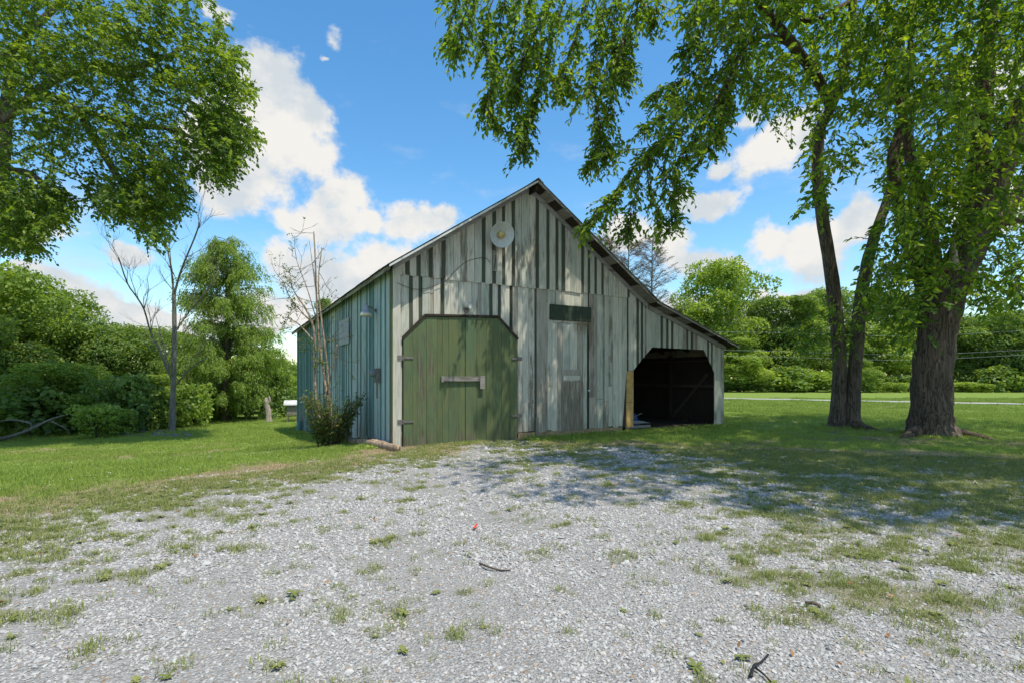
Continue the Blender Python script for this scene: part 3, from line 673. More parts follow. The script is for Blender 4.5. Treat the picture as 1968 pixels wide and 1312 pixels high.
def tin(sa, sb, dz0, nrow=23):
    wy = (BLEN+.8+.05)/nrow
    for i in range(nrow):
        y0 = -OVER-.03+i*wy; mb = MB(); nseg = 18; vs_ = []; dz_ = dz0+random.uniform(0, .005)+(i % 2)*.006
        for k in range(nseg+1):
            yy = y0+(wy+.04)*k/nseg; hz = .009*math.cos(2*math.pi*k/3.0)
            eb = sb+(random.uniform(-.01, .02) if k == 0 else 0)
            for s_ in (sa, sb): vs_.append(slope_pt(s_, yy, dz_+hz))
        mb.add(vs_, [(2*k, 2*k+1, 2*k+3, 2*k+2) for k in range(nseg)]); mb.build('tin_sheet', M['tin'], roof)
tin(RID, -.30, .0); tin(RID, BRK+.08, .0); tin(BRK-.02, XE, -.004)
mb = MB(); mb.prism([(RID-.16, -OVER-.04, RZ-.085), (RID, -OVER-.04, RZ+.03), (RID+.16, -OVER-.04, RZ-.085), (RID+.16, -OVER-.04, RZ-.078), (RID, -OVER-.04, RZ+.037), (RID-.16, -OVER-.04, RZ-.078)], (0, BLEN+.85, -zdrop(BLEN))); mb.build('ridge_cap', M['tin'], roof)

# ------------------------------------------------------------------ fittings on the barn
def fit(name, x, y, z, label, cat):
    o = empty(name, b2w(x, y, z), BA); return tag(o, label, cat)
yl = fit('yard_light', sx(960)-.19, -.06, zx(960, 478), 'round white yard light dish with yellowed bulb high on the gable', 'lamp')
mb = MB(); ax = Vector((-.15, -1, -.35)).normalized(); c = Vector((.02, -.40, .22))
mb.lathe(c, [(.05, -.16), (.12, -.15), (.24, -.09), (.305, .0), (.315, .012), (.300, .006), (.235, -.080), (.115, -.138), (.0, -.145)], ax, 32); mb.build('reflector', M['enamel'], yl, True)
mb = MB(); mb.lathe(c+ax*-.14, [(.07, 0), (.095, .04), (.085, .11), (.05, .15), (0, .16)], ax, 16); mb.build('bulb', M['amber'], yl, True)
mb = MB(); mb.tube([(0, 0, -.10), (0, -.12, .05), (.0, -.18, .16), c+ax*-.18], [.02]*4, 8, sub=3); mb.build('arm', M['metal'], yl)
mb = MB(); mb.box(-.05, .05, -.05, .0, -.62, -.10); mb.build('bracket', M['greywood'], yl)
mb = MB(); mb.tube([(0, -.03, -.1), (.01, -.05, -.35), (-.03, -.04, -.62)], [.012]*3, 6, sub=3); mb.build('cable', M['black'], yl)
fl_ = fit('flood_light', sx(893), -.07, zx(893, 592), 'small flood light above the green double doors', 'lamp')
mb = MB(); mb.box(-.06, .06, -.06, 0, -.10, -.04); mb.lathe((0, -.03, -.07), [(.075, -.0), (.075, .012), (0, .012)], (0, -1, 0), 16); mb.build('base', M['metal'], fl_)
mb = MB(); mb.tube([(0, -.06, -.07), (.0, -.11, -.02)], [.018]*2, 8); mb.build('arm', M['metal'], fl_)
mb = MB(); mb.lathe((-.01, -.12, .03), [(0, -.09), (.035, -.08), (.05, -.02), (.085, .05), (.09, .07), (.08, .065), (0, .05)], (.55, -.8, .05), 18); mb.build('lamp_head', M['enamel'], fl_, True)
bl = fit('barn_lamp', -.06, tx(727), 3.05, 'grey bell-shaped barn lamp with pale rim on the teal side wall', 'lamp')
zb = CAMH+(HY-604)/FPX*b2w(-.3, tx(727)).y-3.05
mb = MB(); mb.lathe((-.24, 0, zb), [(.0, .26), (.04, .26), (.05, .17), (.09, .09), (.13, .04), (.135, .0), (.125, .0), (.09, .08), (0, .10)], (0, 0, 1), 22); mb.build('lamp_shade', M['shade'], bl, True)
mb = MB(); mb.lathe((-.24, 0, zb-.03), [(.137, .05), (.148, .03), (.148, -.02), (.135, -.025), (.13, .04)], (0, 0, 1), 22); mb.build('rim', plain('cream_rim', (.62, .58, .44), .5), bl, True)
mb = MB(); mb.tube([(0, 0, zb+.10), (-.06, 0, zb+.12), (-.12, 0, zb+.18), (-.20, 0, zb+.20)], [.016]*4, 8, sub=4); mb.lathe((-.0, 0, zb+.10), [(.05, 0), (.05, .02), (0, .02)], (-1, 0, 0), 12); mb.build('arm', M['metal'], bl)
mt = fit('electric_meter', -.06, tx(733), CAMH+(HY-718)/FPX*b2w(0, tx(733)).y, 'round glass electric meter on a grey box by the corner', 'meter')
mb = MB(); mb.box(-.10, 0, -.11, .11, -.22, .14); mb.build('meter_box', M['metal'], mt)
mb = MB(); mb.lathe((-.10, 0, .02), [(.10, 0), (.10, .03), (.085, .10), (.05, .125), (0, .13)], (-1, 0, 0), 20); mb.build('glass_cover', plain('dull_glass', (.16, .17, .18), .15, 0, .2, 9), mt, True)
mb = MB(); mb.tube([(-.05, 0, -.22), (-.05, 0, -.60)], [.02]*2, 8); mb.build('conduit', M['metal'], mt)
mb = MB(); P = [(762, 545), (790, 556), (815, 556), (835, 550), (856, 540), (872, 522), (895, 504), (915, 498), (930, 497), (940, 506)]
mb.tube([Vector((sx(a), -.075, zx(a, b))) for a, b in P], [.006]*len(P), 6, sub=3)
wr = mb.build('electric_cable', M['twig']); wr.location = BC; wr.rotation_euler = (0, 0, BA); tag(wr, 'thin black cable sagging across the gable boards', 'cable')

# ------------------------------------------------------------------ things lying around the barn
def at_ground(px, py):
    Y = 10.0
    for _ in range(40):
        X = (px-CX)/FPX*Y; z = gzf(X, Y); Y = 0.5*Y+0.5*(CAMH-z)*FPX/(py-HY)
    X = (px-CX)/FPX*Y
    return Vector((X, Y, gzf(X, Y)))
# log
a, b = at_ground(672, 852), at_ground(764, 868); d = b-a
lg = empty('fallen_log', (a+b)/2); tag(lg, 'rotting log with orange and grey bark lying by the barn corner', 'log')
mb = MB(); c0 = -d/2+Vector((0, 0, .07)); pts = [c0, c0+d*.25+Vector((0, .03, .02)), c0+d*.5+Vector((0, 0, .04)), c0+d*.78+Vector((0, 0, .03)), c0+d*.99]
mb.tube(pts, [.075, .085, .095, .10, .085], 14, .25, sub=5); mb.build('trunk', M['logbark'], lg, True)
mb = MB(); mb.tube([c0+d*.06+Vector((0, 0, -.02)), c0+Vector((-.04, .02, .12)), c0+Vector((-.02, .02, .24))], [.085, .075, .06], 10, .25, sub=4); mb.build('stub', M['barkpale'], lg, True)
# white sheets on the grass by the bay
a = at_ground(1185, 826); 
ps = empty('metal_sheet', a); tag(ps, 'bent white painted sheet lying on the grass before the open bay', 'metal sheet')
mb = MB(); n = 16; vv = []
dx_ = Vector((ca_, sa_, 0))*1.55; dy_ = Vector((-sa_*.55+.25, ca_*.55, 0))
for i in range(n+1):
    t = i/n; zz = .13+.05*math.sin(t*9)*.35+.06*math.sin(t*3.1)
    for k in (0, 1): vv.append(dx_*t*(1 if k == 0 else .86)+dy_*k+Vector((0, 0, zz+.03*k)))
mb.add(vv, [(2*i, 2*i+2, 2*i+3, 2*i+1) for i in range(n)]); vv2 = [v_+Vector((0, 0, -.012)) for v_ in vv]; mb.add(vv2, [(2*i, 2*i+1, 2*i+3, 2*i+2) for i in range(n)]); mb.build('sheet', M['whitesheet'], ps)
mb = MB(); mb.bar(Vector((-.05, -.02, .06)), dx_*.9+Vector((0, .1, .06)), .09, .09); mb.build('batten', M['greywood'], ps)
# blue boat-like tarp bundle in the bay
w = b2w(8.2, 1.4); bt = empty('tarp_bundle', w, BA); tag(bt, 'blue tarp bundle lying inside the dark bay', 'tarp')
bm = bmesh.new(); bmesh.ops.create_icosphere(bm, subdivisions=3, radius=1)
for v_ in bm.verts:
    k = 1+.35*noise.noise(v_.co*2.1); v_.co = Vector((v_.co.x*.62*k, v_.co.y*.42*k, max(-.02, v_.co.z*.34*k+.12)))
me = bpy.data.meshes.new('tarp'); bm.to_mesh(me); bm.free(); me.materials.append(M['blue']); link(bpy.data.objects.new('tarp', me), bt)
mb = MB(); mb.bar((-.1, -.42, .26), (.55, -.30, .42), .03, .03); mb.build('stick', M['greywood'], bt)
# white bent pipe by the side wall
mb = MB(); pa = at_ground(586, 829); h = .98
mb.tube([(0, 0, -.05), (0, 0, h*.72), (.05, .03, h*.92), (.16, .08, h), (.34, .16, h*1.0), (.42, .2, h*.95), (.44, .21, h*.6), (.45, .21, 0)], [.022]*8, 10, sub=4)
o = mb.build('hoop_pipe', M['enamel'], None, True); o.location = pa; tag(o, 'white bent metal pipe hoop standing beside the side wall', 'pipe')
# teal drum/box at the far corner
o = empty('corner_drum', at_ground(575, 829)); tag(o, 'small teal post standing at the far corner of the side wall', 'post')
mb = MB(); mb.lathe((0, 0, 0), [(.10, -.05), (.11, .05), (.11, .48), (.095, .50), (0, .505)], (0, 0, 1), 12); mb.build('drum', M['teal'], o, True)
# white-roofed box behind
pb = Vector(((562-CX)/FPX*33, 33, 0)); pb.z = gzf(pb.x, pb.y)
o = empty('hive_box', pb, R(20)); tag(o, 'small box on legs with white roof beyond the barn corner', 'box')
mb = MB(); mb.box(-.32, .32, -.3, .3, .45, .95); mb.build('body', M['greywood'], o)
mb = MB(); mb.prism([(-.5, -.45, 1.05), (.5, -.45, 1.05), (.5, -.45, 1.12), (-.5, -.45, 1.12)], (0, .9, .22)); mb.build('roof', M['whitesheet'], o)
for sx_ in (-.27, .27):
    for sy_ in (-.25, .25):
        mb = MB(); mb.box(sx_-.04, sx_+.04, sy_-.04, sy_+.04, -.1, .5); mb.build('leg', M['greywood'], o)
mb = MB(); mb.box(-.27, .27, -.25, .25, .9, 1.1); mb.build('top_frame', M['greywood'], o)
# small things on the gravel
def twig(name, label, pts, r, mat, fork=None):
    P = [at_ground(*q) for q in pts]; c = P[0]
    mb = MB(); mb.tube([p-c+Vector((0, 0, .02+.012*math.sin(i*2.0))) for i, p in enumerate(P)], [r*(1-.5*i/len(P)) for i in range(len(P))], 7, .3, sub=4)
    if fork: 
        F = [at_ground(*q) for q in fork]; mb.tube([p-c+Vector((0, 0, .02)) for p in F], [r*.8, r*.6, r*.35], 6, .2)
    o = mb.build(name, mat, None, True); o.location = c; tag(o, label, 'twig'); return o
twig('fallen_twig', 'curved brown twig lying on the gravel before the doors', [(922, 1086), (938, 1095), (960, 1097), (981, 1099)], .009, M['twig'])
twig('fallen_twig', 'dark forked twig on the gravel at the bottom edge', [(1443, 1306), (1450, 1288), (1462, 1276), (1477, 1262)], .008, M['black'], [(1450, 1288), (1466, 1300), (1482, 1316)])
twig('fallen_twig', 'short dark bark chip on the gravel near the weeds', [(1548, 1164), (1562, 1166), (1577, 1167)], .014, M['twig'])
a = at_ground(912, 1016); mb = MB(); mb.prism([(-.012, -.06, .028), (.012, -.06, .028), (.035, .05, .04), (.012, .05, .04)], (0, 0, .004)); o = mb.build('plastic_strip', M['red']); o.location = a; tag(o, 'tiny red plastic strip lying on the gravel', 'litter')

# ------------------------------------------------------------------ the two big shade trees on the right
def sprays(P, D, nl, length, lsize, r, droop=0.35, spread=0.75):
    """leafy twigs: returns leaf arrays and twig tubes for twigs starting at P heading D"""
    n = len(P); D = norm(D)
    S = norm(np.cross(D, np.array([0, 0, 1.0])+0.2*r.normal(size=(n, 3)))); ln = length*r.uniform(.65, 1.25, (n, 1))
    t = (np.arange(nl)+.6)/nl
    t = t[None, :]+r.uniform(-.04, .04, (n, nl))
    pos = P[:, None, :]+D[:, None, :]*(ln*t)[:, :, None]; pos[:, :, 2] -= droop*(ln*t**2)
    sgn = np.where(np.arange(nl) % 2 == 0, 1.0, -1.0)[None, :, None]
    ld = D[:, None, :]*.55+S[:, None, :]*sgn*spread+r.normal(size=(n, nl, 3))*.32; ld[:, :, 2] -= .35
    nn = r.normal(size=(n, nl, 3))*.55; nn[:, :, 2] += 1.0
    L = lsize*r.uniform(.45, 1.32, (n, nl))*(1-.3*np.abs(t-.5))
    mid = P+D*ln*.5; mid[:, 2] -= droop*ln[:, 0]*.25; end = P+D*ln; end[:, 2] -= droop*ln[:, 0]
    return pos.reshape(-1, 3), ld.reshape(-1, 3), nn.reshape(-1, 3), L.ravel(), (P, mid, end)
def twigs_mesh(name, segs, rad, mat, parent):
    """thin three-sided twigs along (start, middle, end)"""
    A = np.stack(segs, 1); n = len(A); V = np.zeros((n, 3, 3, 3)); d = norm(A[:, 2]-A[:, 0])
    s = norm(np.cross(d, np.array([.3, .2, .9]))); u = np.cross(d, s)
    for i, rr in enumerate((rad, rad*.7, rad*.35)):
        for j in range(3):
            a = 2*math.pi*j/3; V[:, i, j] = A[:, i]+(s*math.cos(a)+u*math.sin(a))*rr
    base = (np.arange(n)*9)[:, None]; fq = []
    for i in range(2):
        for j in range(3): fq.append([i*3+j, i*3+(j+1) % 3, i*3+3+(j+1) % 3, i*3+3+j])
    idx = base[:, :, None]+np.array(fq)[None]
    idx = idx.reshape(-1, 4)
    me = bpy.data.meshes.new(name); me.vertices.add(n*9); me.vertices.foreach_set('co', V.ravel()); me.loops.add(len(idx)*4); me.loops.foreach_set('vertex_index', idx.ravel().astype(np.int32))
    me.polygons.add(len(idx)); me.polygons.foreach_set('loop_start', (np.arange(len(idx))*4).astype(np.int32)); me.update(calc_edges=True); me.materials.append(mat)
    return link(bpy.data.objects.new(name, me), parent)
def gap(P, scale, thr):
    """clumpy thinning of a point cloud: keeps points where a smooth 3-D noise is high"""
    return np.array([noise.noise(Vector(p)*scale)+.5*noise.noise(Vector(p)*scale*2.3) > thr for p in P])
def proj(P): return CX+P[:, 0]/P[:, 1]*FPX, HY-(P[:, 2]-CAMH)/P[:, 1]*FPX
def pix_cloud(poly, Y0, Y1, n, r):
    xs_ = [p[0] for p in poly]; ys_ = [p[1] for p in poly]; out = []
    x = r.uniform(min(xs_), max(xs_), n*6); y = r.uniform(min(ys_), max(ys_), n*6); k = inpoly(x, y, poly); x, y = x[k][:n], y[k][:n]
    Y = r.uniform(Y0, Y1, len(x)); return np.stack([(x-CX)/FPX*Y, Y, CAMH+(HY-y)/FPX*Y], 1)

rA = np.random.default_rng(21)
POLY_RA = [(858,-60),(850,20),(848,78),(872,108),(905,92),(930,110),(938,150),(925,205),(955,240),(972,205),(990,215),(1003,285),(1022,240),(1040,190),(1062,160),(1092,168),(1118,185),(1140,225),(1150,290),(1178,300),(1192,245),(1172,200),(1188,150),(1215,140),(1200,100),(1228,62),(1268,40),(1275,-60)]
STR = {'A': [], 'B': []}
def add(tree, P, D, **kw): STR[tree].append((P, D, kw))
# hanging twigs: polylines in photo pixels at a depth, leaves all along
HANG = [([(1010,-40),(985,80),(990,180),(1003,250),(1004,285)],12.3),([(960,-30),(930,60),(945,150),(935,200),(955,240)],12.0),([(890,-30),(868,40),(858,85)],12.4),([(920,-30),(885,50),(875,95)],11.8),
 ([(1100,-30),(1060,70),(1040,150),(1020,210),(1010,240)],12.6),([(1230,-30),(1195,80),(1180,150),(1165,230),(1150,270),(1135,318)],12.9),([(1170,-30),(1150,80),(1140,160),(1152,230),(1170,300)],12.6),
 ([(1240,-30),(1215,40),(1190,110),(1205,140)],12.2),([(1140,-40),(1110,60),(1085,130),(1080,170)],12.8),([(1060,-40),(1030,60),(1000,130),(985,190)],11.9),([(1262,-30),(1262,20),(1255,35)],12.2),
 ([(980,-30),(960,50),(950,120),(965,190)],12.9),([(1020,-30),(1015,80),(1050,140),(1095,165)],12.1),([(1190,-40),(1180,60),(1195,140),(1205,100)],12.7)]
HANG2 = [([(1440,90),(1390,180),(1335,235),(1290,255),(1245,290),(1205,340),(1160,395),(1130,432)],12.2),([(1335,235),(1260,285),(1230,340),(1215,400),(1205,440)],12.3),([(1300,255),(1275,320),(1290,380),(1300,430)],12.4),
 ([(1290,255),(1262,280),(1190,290)],12.1),([(1400,60),(1330,140),(1280,170),(1255,180)],12.6),([(1420,80),(1350,180),(1290,210),(1235,250)],12.4),([(1430,120),(1390,200),(1375,260),(1340,320)],12.8),
 ([(1450,60),(1400,160),(1395,210),(1380,260)],12.2),([(1380,-20),(1335,80),(1310,100)],12.5),([(1245,290),(1245,350),(1260,400),(1270,430)],12.5),([(1262,320),(1305,360),(1303,330)],12.4),([(1230,340),(1180,380),(1165,420)],12.2),([(1400,150),(1350,250),(1310,300),(1290,330)],12.0)]
twg = MB()
def hang(lst, npt, per, sprd, lsz, tree):
    for k, (pl, Y) in enumerate(lst):
        P = [at(px, py, Y+.25*math.sin(i*1.7+k)) for i, (px, py) in enumerate(pl)]; Q, _ = smooth_path(P, [1]*len(P), 6)
        L_ = sum((Q[i+1]-Q[i]).length for i in range(len(Q)-1))
        twg.tube(Q, [.016*(1-.75*i/len(Q)) for i in range(len(Q))], 5, cap=False)
        n = int(L_*per); t = rA.uniform(.05, 1, n)**.9*(len(Q)-1); i0 = np.minimum(t.astype(int), len(Q)-2); QA = np.array([tuple(q) for q in Q]); fr = (t-i0)[:, None]
        B = QA[i0]*(1-fr)+QA[i0+1]*fr; T_ = norm(QA[i0+1]-QA[i0]); D = T_*.6+rdir(n, rA)*sprd; D[:, 2] -= .35
        add(tree, B, D, nl=9, length=.46, lsize=lsz)
hang(HANG, 0, 19, .75, .155, 'A'); hang(HANG2, 0, 14, .75, .155, 'A')
P = pix_cloud(POLY_RA, 11.2, 14.2, 520, rA); P = P[gap(P, 1.1, -.12)]; add('A', P, np.array([[-.25, -.1, -.55]])+rdir(len(P), rA)*.8, nl=9, length=.5, lsize=.155)
POLY_RB = [(1310,-60),(1312,60),(1345,100),(1300,150),(1258,175),(1262,205),(1300,225),(1285,262),(1330,270),(1345,318),(1388,262),(1398,185),(1385,150),(1420,140),(1432,120),(1440,-60)]
P = pix_cloud(POLY_RB, 11.0, 13.6, 420, rA); P = P[gap(P, 1.0, -.2)]; add('A', P, np.array([[-.45, -.1, -.5]])+rdir(len(P), rA)*.8, nl=9, length=.5, lsize=.155)
POLY_RC = [(1400,-80),(1410,110),(1432,180),(1455,215),(1490,245),(1500,225),(1548,205),(1545,290),(1555,370),(1540,400),(1590,400),(1600,330),(1690,330),(1700,420),(1660,470),(1690,520),(1640,560),(1700,600),(1760,640),(1790,600),(1850,560),(1880,590),(1940,600),(1990,560),(2000,-80)]
P = pix_cloud(POLY_RC, 11.5, 18.5, 5000, rA); P = P[gap(P, .6, -.06)]
kA = (P[:, 0]/P[:, 1] < .66)
for nm, kk in (('A', kA), ('B', ~kA)):
    add(nm, P[kk], rdir(int(kk.sum()), rA)*.9+np.array([[-.1, -.1, -.45]]), nl=9, length=.55, lsize=.185)
POLY_LOW = [(1520,640),(1560,590),(1600,560),(1640,590),(1690,520),(1720,470),(1770,480),(1780,560),(1750,640),(1720,650),(1690,600),(1660,640),(1620,690),(1590,650),(1540,700)]
P = pix_cloud(POLY_LOW, 14.2, 17.5, 330, rA); P = P[gap(P, .8, -.1)]; add('B', P, rdir(len(P), rA)*.8+np.array([[-.2, -.1, -.5]]), nl=9, length=.5, lsize=.14)
# near bright branch in front of the large trunk
POLY_NEAR = [(1690,150),(1740,80),(1800,70),(1860,110),(1880,200),(1850,250),(1790,240),(1720,230),(1680,210)]
P = pix_cloud(POLY_NEAR, 9.6, 11.5, 130, rA); add('B', P, rdir(len(P), rA)*.8+np.array([[-.4, -.2, -.3]]), nl=9, length=.5, lsize=.155)
POLY_TRUNK = [(1690,400),(1730,330),(1800,300),(1860,360),(1880,470),(1850,560),(1790,610),(1740,640),(1700,600),(1690,500)]
P = pix_cloud(POLY_TRUNK, 12.6, 14.2, 260, rA); P = P[gap(P, .8, -.05)]; add('B', P, rdir(len(P), rA)*.8+np.array([[-.1, -.2, -.45]]), nl=9, length=.5, lsize=.18)
# the crowns above the frame, which shade the yard and the barn front
def crown_cloud(c, rad, n, r):
    q = rdir(n, r)*(r.uniform(0, 1, (n, 1))**(1/2.4)); return q*np.array([rad])+np.array([c])
P = np.concatenate([crown_cloud((11.0, 8.6, 13.2), (7.6, 6.4, 4.8), 4600, rA), crown_cloud((6.0, 12.0, 14.0), (3.8, 3.4, 3.2), 650, rA), crown_cloud((8.2, 6.0, 11.6), (5.6, 3.4, 2.6), 3800, rA), crown_cloud((13.5, 6.5, 12.0), (5.0, 3.5, 3.0), 1500, rA), crown_cloud((18.6, 14.0, 9.8), (3.4, 4.0, 3.6), 700, rA), crown_cloud((16.5, 13.5, 12.5), (6.5, 6.0, 5.5), 1300, rA)])
px_, py_ = proj(P); vis = (py_ > -70) & (px_ > -100) & (px_ < 2050) & (P[:, 1] > 1)
okp = ~vis | inpoly(px_, py_, POLY_RC)
P = P[okp]; P = P[gap(P, .62, .0)]
kA = (P[:, 0] < 7.0)
for nm, kk in (('A', kA), ('B', ~kA)): add(nm, P[kk], rdir(int(kk.sum()), rA)*.9+np.array([[-.1, 0, -.3]]), nl=9, length=.62, lsize=.17)

tA = empty('shade_tree', at_ground(1622, 820)); tag(tA, 'twin-stemmed shade tree nearer the barn, its leafy branches hanging over the gable', 'tree')
tB = empty('shade_tree', at_ground(1792, 836)); tag(tB, 'thick-trunked shade tree with several spreading limbs and a wide flared base', 'tree')
def crown_of(tree, key, lmat):
    Ps, Ds, Ns, Ls, segs = [], [], [], [], [[], [], []]; rn = []
    for P, D, kw in STR[key]:
        if len(P) == 0: continue
        p_, d_, n_, l_, sg = sprays(P, D, kw['nl'], kw['length'], kw['lsize'], rA)
        Ps.append(p_); Ds.append(d_); Ns.append(n_); Ls.append(l_)
        base = np.clip(.45+.45*np.array([noise.noise(Vector(q)*.9) for q in P])+.20*rA.normal(size=len(P)), 0, 1); rn.append(np.clip(np.repeat(base, kw['nl'])+.16*rA.normal(size=len(l_)), 0, 1))
        for i in range(3): segs[i].append(sg[i])
    off = np.array(tree.location)
    leaf_mesh('crown', np.concatenate(Ps)-off, np.concatenate(Ds), np.concatenate(Ns), np.concatenate(Ls), .52, np.concatenate(rn), lmat, tree)
    twigs_mesh('twigs', [np.concatenate(s_)-off for s_ in segs], .009, M['twig'], tree)
crown_of(tA, 'A', M['leaf_near']); crown_of(tB, 'B', M['leaf_near'])
def limbs(tree, name, mat, lst, seg=14, wob_=.16, sub=6):
    mb = MB(); off = tree.location
    for k, (pts, rad) in enumerate(lst): mb.tube([Vector(p)-off for p in pts], rad, seg, wob_, sub=sub, seed=k*3.1)
    return mb.build(name, mat, tree, True)
g0 = tA.location.z
limbs(tA, 'trunk', M['bark2'], [
 ([at(1606,838,16.8), at(1608,812,16.8), at(1612,770,16.8), at(1613,690,16.8), at(1606,590,16.8), at(1592,490,16.7), at(1578,400,16.6), at(1571,320,16.5), at(1576,250,16.3), at(1600,200,16.0), at(1625,120,15.8), at(1640,0,15.6), at(1650,-120,15.4)], [.40,.265,.22,.20,.20,.195,.18,.165,.155,.14,.13,.11,.08]),
 ([at(1636,838,16.7), at(1637,812,16.7), at(1639,770,16.7), at(1645,690,16.7), at(1651,610,16.8), at(1660,540,16.9), at(1676,470,17.0), at(1700,400,17.2), at(1730,310,17.5), at(1760,200,17.8)], [.36,.245,.21,.195,.195,.185,.165,.145,.12,.08])], 16, .10)
limbs(tA, 'limb', M['bark'], [([at(1596,205,16.0), at(1570,150,15.2), at(1530,95,14.2), at(1490,45,13.4), at(1455,0,12.8), at(1410,-60,12.3)], [.15,.15,.14,.12,.09,.06])], 12, .15)
limbs(tA, 'limb', M['bark'], [([at(1530,95,14.2), at(1480,70,13.4), at(1430,90,12.6), at(1395,165,12.2), at(1340,232,12.2)], [.07,.06,.045,.03,.014])], 8, .1)
limbs(tA, 'limb', M['bark'], [([at(1455,0,12.8), at(1350,-120,12.6), at(1240,-160,12.6), at(1120,-130,12.5), at(1000,-90,12.3), at(900,-60,12.2)], [.09,.08,.065,.05,.035,.02])], 8, .1)
limbs(tA, 'limb', M['bark'], [([at(1640,0,15.6), at(1560,40,15.0), at(1500,15,14.6)], [.09,.07,.03])], 8, .1)
limbs(tB, 'trunk', M['bark'], [
 ([at(1790,850,14.4), at(1790,826,14.4), at(1789,795,14.4), at(1790,740,14.4), at(1797,670,14.4), at(1808,600,14.4), at(1832,535,14.4), at(1868,465,14.3), at(1900,385,14.2), at(1932,300,14.1), at(1965,215,14.0), at(2010,100,13.9), at(2050,-40,13.8)], [.80,.60,.50,.455,.45,.465,.44,.40,.35,.30,.25,.20,.13])], 24, .11, 7)
limbs(tB, 'limb', M['bark'], [([at(1838,560,14.5), at(1865,430,14.6), at(1880,320,14.6), at(1888,200,14.6), at(1900,60,14.5), at(1912,-100,14.4)], [.29,.28,.25,.21,.17,.10])], 14, .16)
limbs(tB, 'limb', M['bark'], [([at(1796,640,14.5), at(1772,540,14.6), at(1748,460,14.7), at(1726,390,14.8), at(1716,310,14.9), at(1735,220,15.0), at(1750,80,15.1)], [.23,.21,.185,.165,.14,.11,.07])], 12, .16)
limbs(tB, 'limb', M['bark'], [([at(1808,600,14.3), at(1795,500,14.2), at(1776,410,14.1), at(1752,320,14.0), at(1740,240,13.8), at(1700,120,13.4)], [.20,.18,.16,.14,.10,.06])], 12, .16)
limbs(tB, 'limb', M['bark'], [([at(1880,455,14.2), at(1920,432,14.0), at(1968,422,13.8), at(2050,400,13.6)], [.16,.10,.085,.06])], 10, .16)
limbs(tB, 'limb', M['bark'], [([at(1905,440,14.5), at(1950,380,14.9), at(2010,300,15.4)], [.20,.16,.1])], 10, .16)
limbs(tB, 'limb', M['barkpale'], [([at(1836,520,13.85), at(1832,485,13.8), at(1831,463,13.78)], [.10,.085,.05])], 8, .3)
gr = lambda px, py, h=0.0: at_ground(px, py)+Vector((0, 0, h))
limbs(tB, 'root', M['bark'], [([gr(1806,836,.20), gr(1846,838,.09), gr(1890,843,.03), gr(1925,848,-.04)], [.26,.13,.07,.03])], 10, .2)
limbs(tB, 'root', M['bark'], [([gr(1775,834,.25), gr(1748,839,.04), gr(1725,842,-.06)], [.32,.12,.04])], 10, .2)
limbs(tA, 'root', M['bark'], [([gr(1645,823,.14), gr(1668,825,.04), gr(1700,827,-.05)], [.22,.09,.04])], 8, .2)
# hanging stems as one part of the twin tree
o = mesh_obj('twigs', np.array(twg.v)-np.array(tA.location), twg.f, M['twig'], tA)

# ------------------------------------------------------------------ big tree whose crown fills the upper left corner
rL = np.random.default_rng(5)
POLY_L = [(-420,-400),(380,-400),(400,-40),(410,20),(432,35),(428,70),(445,95),(470,98),(452,130),(440,150),(478,165),(482,180),(450,205),(470,232),(492,265),(478,285),(455,262),(460,300),(430,330),(425,352),(400,345),(375,330),(352,320),(358,372),(350,392),(318,412),(318,445),(290,472),(262,450),(245,425),(252,395),(232,418),(215,420),(180,402),(172,375),(150,360),(160,395),(130,400),(110,400),(132,440),(95,432),(60,455),(85,470),(58,482),(30,470),(0,460),(-200,480),(-420,400)]
tL = empty('lawn_tree', (-25.5, 24.5, gzf(-25.5, 24.5))); tag(tL, 'large green maple-like tree filling the upper left corner', 'tree')
P = np.concatenate([pix_cloud(POLY_L, 20.5, 26.0, 3600, rL), pix_cloud([(max(a, -40), max(b, -40)) for a, b in POLY_L], 20.5, 26.0, 8200, rL)])
P = np.concatenate([P[gap(P, .50, -.01)]]+[pix_cloud(q, 21.0, 25.0, n_, rL) for q, n_ in (
  ([(235,300),(350,320),(352,390),(318,420),(310,452),(288,474),(258,440),(240,400)], 330), ([(-30,360),(120,360),(140,400),(128,438),(95,432),(65,452),(86,470),(55,484),(20,472),(-30,462)], 420),
  ([(395,130),(480,165),(450,205),(492,265),(478,286),(455,262),(460,300),(428,350),(385,330),(380,200)], 420), ([(160,330),(240,340),(235,420),(185,402)], 160))]); off = np.array(tL.location)
D = rdir(len(P), rL)*.9+norm(P-np.array([[-24., 25., 12.]]))*.6+np.array([[.15, 0, -.25]])
p_, d_, n_, l_, sg = sprays(P, D, 10, .62, .19, rL, .3)
nb = np.array([noise.noise(Vector(p)*.7) for p in P])
rn = np.clip(np.repeat(np.clip(.45+.45*nb+.18*rL.normal(size=len(P)), 0, 1), 10)+.2*rL.normal(size=len(l_)), 0, 1)
leaf_mesh('crown', p_-off, d_, n_, l_, .60, rn, M['leaf_left'], tL)
twigs_mesh('twigs', [s_-off for s_ in sg], .010, M['twig'], tL)
limbs(tL, 'trunk', M['bark2'], [([(-25.5,24.5,-2.2), (-25.5,24.5,-1.0), (-25.4,24.5,2), (-25.0,24.6,6), (-24.5,24.8,11), (-24,25,17)], [.85,.6,.5,.46,.38,.15])], 14, .15)
